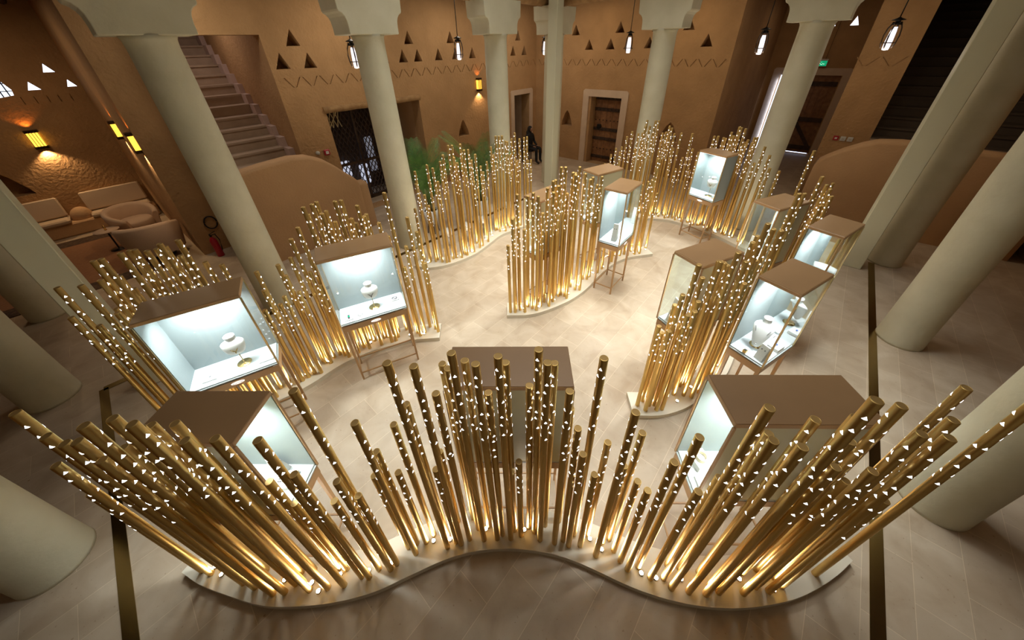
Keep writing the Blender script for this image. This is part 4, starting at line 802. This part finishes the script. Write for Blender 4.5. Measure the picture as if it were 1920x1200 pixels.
def sconce(M, a, w_, z, label, en=5, W_=.15, H_=.34, dp=.10):
    """box lantern on a wall whose outward side (towards the court) is -w"""
    t = thing('wall_sconce', label, 'wall lamp', M @ Vector((a, w_, z)), 0, 'amber wall sconces')
    Ri = M.to_3x3().to_4x4()
    def L_(q, nm, m): return q.obj(nm, m, t)
    q = MB(); q.box(-W_ / 2 + .012, W_ / 2 - .012, -dp + .012, 0, -H_ / 2 + .04, H_ / 2 - .04, Ri); L_(q, 'amber_glass', amber)
    q = MB()
    for i in range(5): x_ = -W_ / 2 + .012 + i * (W_ - .024) / 4; q.box(x_ - .004, x_ + .004, -dp + .002, -dp + .012, -H_ / 2 + .03, H_ / 2 - .03, Ri)
    L_(q, 'bars', mat('amber_bars', (.22, .13, .03), .4))
    q = MB()
    for s_ in (1, -1):
        q.box(-W_ / 2, W_ / 2, -dp, 0, s_ * (H_ / 2 - .012) - .012, s_ * (H_ / 2 - .012) + .012, Ri); q.box(-W_ / 2, W_ / 2, -dp, 0, s_ * (H_ / 2 - .045) - .006, s_ * (H_ / 2 - .045) + .006, Ri)
        for i in range(6): x_ = -W_ / 2 + .008 + i * (W_ - .016) / 5; q.box(x_ - .006, x_ + .006, -dp - .001, -dp + .01, s_ * (H_ / 2 - .03) - .014, s_ * (H_ / 2 - .03) + .014, Ri)
    L_(q, 'metal_bands', mat('sconce_metal', (.05, .025, .012), .4, .8))
    p1 = M @ Vector((a, w_ - dp * .6, z - H_ / 2 - .03)); p2 = M @ Vector((a, w_ - dp * .6, z + H_ / 2 + .03))
    light('sconce_down', 'SPOT', p1, en * 2, (1.0, .66, .34), .02, rot=(0, 0, 0), spot=radians(115))
    light('sconce_up', 'SPOT', p2, en * .25, (1.0, .30, .05), .02, rot=(pi, 0, 0), spot=radians(115))
sconce(FL, 7.14, 2.4, 2.55, 'amber wall sconce on the left wall beside the third column', 7)
sconce(FL, -1.81, 7.1, 2.05, 'amber wall sconce on the nook wall above the built-in bench', 14, .2, .38)
FW3 = frame(FL @ Vector((-.47, 3.0, 0)), (FL.to_3x3() @ Vector((-.19, 4.1, 0))).normalized(), (FL.to_3x3() @ Vector((4.1, .19, 0))).normalized())
sconce(FW3, .12, .0, 2.25, 'amber wall sconce on the narrow pier side, nearer the court', 8, .15, .34, .09)
sconce(FW3, 1.9, .0, 2.28, 'amber wall sconce on the narrow pier side, deeper in the nook', 8, .15, .34, .09)
# ================================================================ PALMS
def palm(p, label, planter_h, top, seed, n=17, spread=.55, lab2='', avoid=None):
    rd = random.Random(seed)
    pt = thing('planter', lab2, 'planter', (p[0], p[1], 0), 0, 'white planters holding palms')
    r = .17; hb = .22
    q = MB(); q.lathe([(.10, hb), (.105, hb + .01), (r, planter_h), (r - .012, planter_h), (r - .03, planter_h - .05)], 32, caps=False); q.lathe([(.0005, hb), (.10, hb)], 32, caps=False); q.obj('pot', mat('planter_white', (.8, .82, .84), .4), pt)
    for i in range(4):
        a = i * pi / 2 + .4; q = MB(); q.bar((.13 * cos(a), .13 * sin(a), 0), (.09 * cos(a), .09 * sin(a), hb + .02), .014); q.obj('leg', black, pt)
    q = MB(); q.lathe([(.0005, planter_h - .045), (r - .02, planter_h - .045)], 24, caps=False); q.obj('soil', soil, pt)
    t = thing('palm', label, 'palm', (p[0], p[1], planter_h - .05), 0, 'potted areca palms')
    q = MB()
    for i in range(7): a = i * .9; q.tube([(.03 * cos(a), .03 * sin(a), 0), (.05 * cos(a), .05 * sin(a), (top - planter_h) * .35)], [.012, .009], 6)
    q.obj('stems', stem_m, t)
    H_ = top - planter_h
    for i in range(n):
        a = i * 2.399 + rd.uniform(-.2, .2)
        if avoid is not None and cos(a - avoid) > .35: a = avoid + pi + rd.uniform(-1.6, 1.6)
        el = rd.uniform(.12, .85); L0 = H_ * rd.uniform(.68, .95)
        spn = [] ; pos = Vector((.03 * cos(a), .03 * sin(a), H_ * rd.uniform(.05, .25)))
        for k_ in range(12):
            f = k_ / 11; pitch = radians(82) - el * f * 1.5 - (1 - 1) * 0
            dv = Vector((cos(a) * cos(pitch), sin(a) * cos(pitch), sin(pitch))); spn.append(pos.copy()); pos += dv * L0 / 11
        q = MB(); q.tube(spn, [.005 - .0035 * k_ / 11 for k_ in range(12)], 5)
        for k_ in range(6, 60):
            f = k_ / 60 * 11; i0 = int(f); fr_ = f - i0; b = spn[i0].lerp(spn[min(11, i0 + 1)], fr_)
            dv = (spn[min(11, i0 + 1)] - spn[i0 if i0 < 11 else 10]).normalized(); side = dv.cross(Vector((0, 0, 1))).normalized()
            ll = .21 * sin(pi * min(1, (k_ - 2) / 63)) + .05
            for sg in (1, -1):
                tip = b + (side * sg * .8 + dv * .75 + Vector((0, 0, -.34))).normalized() * ll; mid = b.lerp(tip, .5) + Vector((0, 0, .012)); wv = dv * .0048
                q.face([b - wv * .5, mid - wv, tip, mid + wv, b + wv * .5])
        q.obj('frond', green, t)
palm((-1.74, 6.95), 'green potted palm in white planter just right of the column before the lattice door', .55, 1.98, 3, 20, lab2='white conical planter on legs under the left palm', avoid=atan2(-.44, -.52))
palm((-.66, 7.30), 'green potted palm in front of the column beside the wall sconce', .62, 2.15, 8, 20, lab2='white conical planter on legs under the right palm', avoid=atan2(1.1, .2))
# small mirror-finish stools behind the left far stand
for i, (x, y) in enumerate(((-1.28, 6.25), (-.95, 6.5), (-.62, 6.82), (-.05, 7.55))):
    t = thing('stool', 'small round white stool with chrome ring behind far left tubes, %s from left' % ORD[i], 'stool', (x, y, 0), 0, 'small stools behind the left far tubes')
    q = MB(); q.lathe([(.10, .30), (.115, .31), (.118, .36), (.10, .39), (.0005, .395)], 24); q.obj('seat', whitep, t)
    q = MB(); q.tube([(.112 * cos(a), .112 * sin(a), .29) for a in [k_ * pi / 12 for k_ in range(24)]], .009, 8, True); q.obj('chrome_ring', silver, t)
    for k_ in range(3):
        a = k_ * 2.094; q = MB(); q.bar((.09 * cos(a), .09 * sin(a), .29), (.11 * cos(a), .11 * sin(a), 0), .012); q.obj('leg', silver, t)
# ================================================================ NOOK FURNITURE
q = MB(); q.box(-8.9, -.68, 6.62, 7.09, 0, .30, FL, .03)
for a in (-1.95, -3.1): q.ell(FL @ Vector((a, 6.9, .32)), .2, .2, .24, 20, 10)
tag(q.obj('masonry_bench', plaster_p), 'built-in plastered bench with rounded armrests along the nook wall', 'bench')
for i, (a0, a1, lb) in enumerate(((-1.80, -.74, 'right'), (-3.0, -2.15, 'left'), (-4.3, -3.25, 'hidden'))):
    if i == 2: continue
    q = MB(); q.box(a0, a1, 6.58, 7.06, .302, .40, FL, .03); tag(q.obj('seat_cushion', sofa), 'beige seat cushion on the built-in bench, the %s one of two' % lb, 'cushion', 'bench seat cushions')
    Mx = FL @ Matrix.Translation(((a0 + a1) / 2, 6.93, .405)) @ Matrix.Rotation(radians(-14), 4, 'X')
    q = MB(); q.box(-(a1 - a0) / 2, (a1 - a0) / 2, -.07, .04, 0, .44, Mx, .025); tag(q.obj('back_cushion', sofa), 'beige rectangular back cushion leaning on the nook wall, the %s one' % lb, 'cushion', 'bench back cushions')
def tub(a, w_, rz, label, s=1.0, m=sofa2, bh=.72):
    t = thing('tub_armchair', label, 'armchair', FL @ Vector((a, w_, .014)), a1_ + rz)
    def ringrow(r, z, a_lo=-.25 * pi, a_hi=1.25 * pi, n_=22): return [Vector((r * cos(x_) * s, r * sin(x_) * s * .92, z)) for x_ in [a_lo + (a_hi - a_lo) * k_ / n_ for k_ in range(n_ + 1)]]
    q = MB(); rows = [ringrow(.33, .14), ringrow(.37, .40), ringrow(.39, bh - .05), ringrow(.37, bh), ringrow(.32, bh), ringrow(.29, bh - .06), ringrow(.27, .38), ringrow(.27, .14)]
    for r_ in rows[2:6]:
        n_ = len(r_)
        for i, v in enumerate(r_): e = abs(i / (n_ - 1) - .5) * 2; v.z -= .22 * e ** 2.2
    q.grid(rows, False, True); q.face([r_[0] for r_ in rows]); q.face([r_[-1] for r_ in rows]); q.obj('backrest', m, t)
    q = MB(); q.lathe([(.24, .16), (.29, .20), (.30, .38), (.27, .42), (.0005, .43)], 28); q.obj('seat', m, t)
    q = MB(); q.lathe([(.0005, 0), (.2, .0), (.2, .02), (.03, .03), (.03, .17)], 20); q.obj('base', black, t)
tub(-1.15, 5.25, .5, 'open beige tub armchair facing the bench, nearer the nook wall', 1.15)
tub(-1.02, 3.68, pi - .3, 'pink-beige tub armchair nearest the court at the mouth of the nook', 1.25, sofa2, .78)
t = thing('side_table', 'small round table between the two tub armchairs', 'table', FL @ Vector((-1.62, 4.85, 0)))
q = MB(); q.lathe([(.0005, .44), (.20, .44), (.205, .45), (.20, .46), (.0005, .46)], 28); q.obj('table_top', sofa2, t)
q = MB(); q.lathe([(.14, 0), (.14, .012), (.015, .02), (.015, .44)], 16); q.obj('leg', black, t)
q = MB(); q.lathe([(.02, 0), (.02, .07), (.012, .08), (.012, .11)], 16); q = q.obj('perfume_bottle', goldj); q.location = FL @ Vector((-1.62, 4.85, .46)); tag(q, 'tiny shiny bottle on the small round nook table', 'bottle')
t = thing('rug', 'brown rug with a dark patterned border on the nook floor', 'rug', (0, 0, 0))
q = MB(); q.box(-3.4, -1.0, 3.4, 5.9, .001, .010, FL); q.obj('field', rugm, t)
rb = mat('rug_border', (.05, .028, .018), .95, col2=(.12, .07, .04), scale=22)
q = MB(); q.box(-3.45, -.95, 5.9, 6.3, .001, .013, FL); q.box(-3.45, -.95, 3.05, 3.4, .001, .013, FL); q.box(-3.8, -3.4, 3.05, 6.3, .001, .013, FL); q.obj('border', rb, t)
# ================================================================ FIRE SAFETY, SIGNS
def extinguisher(p, label, rz=0, s=1.0, tall=False):
    t = thing('fire_extinguisher', label, 'fire extinguisher', p, rz)
    q = MB(); q.lathe([(.055 * s, 0), (.06 * s, .01), (.06 * s, .34 * s), (.045 * s, .39 * s), (.018 * s, .42 * s), (.016 * s, .44 * s)], 24); q.obj('cylinder', redm, t)
    q = MB(); q.lathe([(.02, .44 * s), (.02, .48 * s)], 12); q.bar((-.02, 0, .49 * s), (.10, 0, .52 * s), .018, .008); q.bar((-.02, 0, .47 * s), (.09, 0, .465 * s), .018, .008); q.obj('valve', black, t)
    q = MB(); q.tube([(.02, .02, .46 * s), (.09, .06, .44 * s), (.12, .07, .3 * s), (.09, .05, .14 * s), (.065, .03, .08 * s)], .009, 8); q.obj('hose', black, t)
    if tall:
        q = MB(); q.lathe([(.001, .5), (.03, .52), (.035, .62), (.025, .72), (.008, .74)], 12); q.tube([(.0, .0, .72), (.03, .0, .8), (.0, .04, .92), (-.03, 0, .98), (-.01, -.02, .9), (.02, .02, .8)], .008, 6); q.obj('horn', black, t)
extinguisher(FL @ Vector((-.25, 2.7, 0)), 'red fire extinguisher on the floor beside the left near staircase column', 1.0, 1.0)
extinguisher(Vector((8.55, 5.86, 0)), 'dark red fire extinguisher with black horn behind the right corner column', -2.2, 1.05, True)
q = MB(); q.tube([FL @ Vector((-.12 + .10 * cos(a), 2.975, .62 + .13 * sin(a))) for a in [k_ * pi / 12 for k_ in range(24)]], .013, 8, True)
tag(q.obj('hose_ring', black), 'black ring of hose hanging on the brown wall above the left extinguisher', 'hose')
q = MB(); q.box(2.26, 2.38, 2.36, 2.4, 1.54, 1.66, FL, .01); cp = q.obj('fire_call_point', redm); tag(cp, 'red fire call point on the left wall beside the lattice door', 'call point')
q = MB(); q.box(2.29, 2.35, 2.35, 2.36, 1.57, 1.63, FL); q.obj('push_plate', whitep, cp)
q = MB(); q.lathe([(.045, 0), (.045, .02), (.03, .04), (.0005, .045)], 20, M=FL @ Matrix.Translation((2.13, 2.4, 1.62)) @ Matrix.Rotation(radians(90), 4, 'X')); tag(q.obj('wall_sensor', greyp), 'small round grey sensor on the left wall beside the red call point', 'sensor')
for i, (a, m_, lb) in enumerate(((1.44, redm, 'red square call point on the broad pier, leftmost of three plates'), (1.31, whitep, 'white switch plate on the broad pier, middle of three'), (1.18, whitep, 'white switch plate on the broad pier, rightmost of three'))):
    q = MB(); q.box(a - .05, a + .05, 3.325, 3.35, 1.36, 1.46, FRR, .006); o_ = q.obj('wall_plate', m_); tag(o_, lb, 'wall plate')
    q = MB(); q.box(a - .022, a + .022, 3.318, 3.326, 1.39, 1.43, FRR); q.obj('button', whitep if i == 0 else greyp, o_)
t = thing('exit_sign', 'green lit exit sign with running figure hanging above the exit door', 'sign', (0, 0, 0))
q = MB(); q.box(2.42, 2.74, 7.46, 7.50, 2.68, 2.84, FRR, .006); q.box(2.42, 2.74, 7.44, 7.52, 2.84, 2.88, FRR); q.obj('housing', whitep, t)
q = MB(); q.box(2.435, 2.725, 7.452, 7.459, 2.69, 2.83, FRR); q.obj('green_face', exitg, t)
q = MB()
def gl(a, z): return FRR @ Vector((2.58 - a, 7.448, 2.76 + z))
for a, b in (((-.11, .02), (-.085, -.01)), ((-.085, -.01), (-.10, -.045)), ((-.085, -.01), (-.06, -.035)), ((-.11, .02), (-.13, .0)), ((-.105, .02), (-.075, .01)), ((-.125, -.05), (-.125, .055)), ((.0, -.02), (.03, -.035)), ((.03, -.035), (.05, .0)), ((.05, 0), (.075, -.02)), ((.075, -.02), (.10, -.01)), ((-.02, .0), (0, -.02)), ((.0, .03), (.02, .035)), ((-.03, .0), (-.05, .015))):
    q.bar(gl(*a), gl(*b), .012, .004)
q.ell(gl(-.10, .042), .011, .011, .011, 8, 5); q.obj('running_figure_and_lettering', exitw, t)
q = MB(); q.bar(FRR @ Vector((2.5, 7.48, 2.88)), FRR @ Vector((2.5, 7.48, 4.6)), .006); q.bar(FRR @ Vector((2.66, 7.48, 2.88)), FRR @ Vector((2.66, 7.48, 4.6)), .006); q.obj('hanger', black, t)
# white marks on the floor left of the right front case
# ================================================================ SEATED PERSON IN BLACK IN THE NARROW DOORWAY
pp = FL @ Vector((8.78, 1.75, 0)); prz = atan2(-N1.y, -N1.x) + pi / 2
t = thing('person', 'person in black with black head cover sitting on a chair in the narrow far doorway', 'person', pp, prz)
ch = thing('guard_chair', 'black chair under the seated person at the narrow far doorway', 'chair', pp, prz)
q = MB(); q.box(-.20, .20, -.22, .18, .40, .44, None, .01); q.obj('seat', black, ch)
q = MB(); q.box(-.19, .19, .17, .20, .44, .78, None, .01); q.obj('backrest', black, ch)
for a, b in ((-.18, -.2), (.18, -.2), (-.18, .17), (.18, .17)): q = MB(); q.box(a - .012, a + .012, b - .012, b + .012, 0, .40); q.obj('leg', black, ch)
bm = bmesh.new(); lay = bm.verts.layers.skin.verify(); J = {}
def jv(n_, co, r, par=None, root=False):
    v = bm.verts.new(co); v[lay].radius = r if isinstance(r, tuple) else (r, r); v[lay].use_root = root; J[n_] = v
    if par: bm.edges.new((J[par], v))
jv('pelvis', (0, .02, .53), (.15, .11), root=True); jv('chest', (0, .0, .80), (.15, .10), 'pelvis'); jv('sh', (0, 0, .93), (.10, .075), 'chest'); jv('neck', (0, -.01, 1.00), .045, 'sh'); jv('head', (0, -.02, 1.09), (.075, .085), 'neck'); jv('crown', (0, -.01, 1.17), (.06, .07), 'head')
for sg, tg in ((-1, 'l'), (1, 'r')):
    jv('s' + tg, (.16 * sg, 0, .90), .055, 'sh'); jv('e' + tg, (.21 * sg, -.04, .66), .042, 's' + tg); jv('w' + tg, (.10 * sg, -.24, .58), .03, 'e' + tg)
    jv('h' + tg, (.09 * sg, .0, .50), .085, 'pelvis'); jv('k' + tg, (.11 * sg, -.38, .50), .06, 'h' + tg); jv('a' + tg, (.11 * sg, -.38, .10), .04, 'k' + tg); jv('t' + tg, (.11 * sg, -.52, .04), .034, 'a' + tg)
me = bpy.data.meshes.new('body'); bm.to_mesh(me); bm.free(); me.materials.append(blackcloth)
bo = link('body', me, t); sk = bo.modifiers.new('s', 'SKIN'); sk.use_smooth_shade = True; sb = bo.modifiers.new('u', 'SUBSURF'); sb.levels = 1; sb.render_levels = 2
q = MB(); q.ell((0, -.075, 1.09), .052, .035, .066, 14, 9); q.ell((0, -.112, 1.085), .010, .012, .016, 8, 5); q.obj('face', skin, t)
q = MB()
for sg in (-1, 1): q.ell((.02 * sg, -.107, 1.10), .007, .004, .005, 8, 5)
q.box(-.016, .016, -.110, -.104, 1.052, 1.057); q.obj('eyes_and_mouth', black, t)
q = MB(); q.ell((0, -.012, 1.10), .088, .085, .105, 18, 11); q.ell((0, .03, .99), .12, .075, .10, 16, 8); q.obj('head_scarf', blackcloth, t)
for sg in (-1, 1):
    q = MB(); c0 = Vector((.09 * sg, -.26, .575)); q.ell(c0, .028, .038, .014, 12, 6)
    for k_ in range(4): o_x = (-.018 + .012 * k_); q.tube([c0 + Vector((o_x, -.03, .0)), c0 + Vector((o_x * 1.1, -.055 - .004 * (k_ % 3), -.004)), c0 + Vector((o_x * 1.1, -.072 - .005 * (k_ % 3), -.016))], [.007, .0065, .005], 6)
    q.tube([c0 + Vector((-.022 * sg, -.005, 0)), c0 + Vector((-.038 * sg, -.03, -.006))], [.008, .006], 6); q.obj('hand', skin, t)
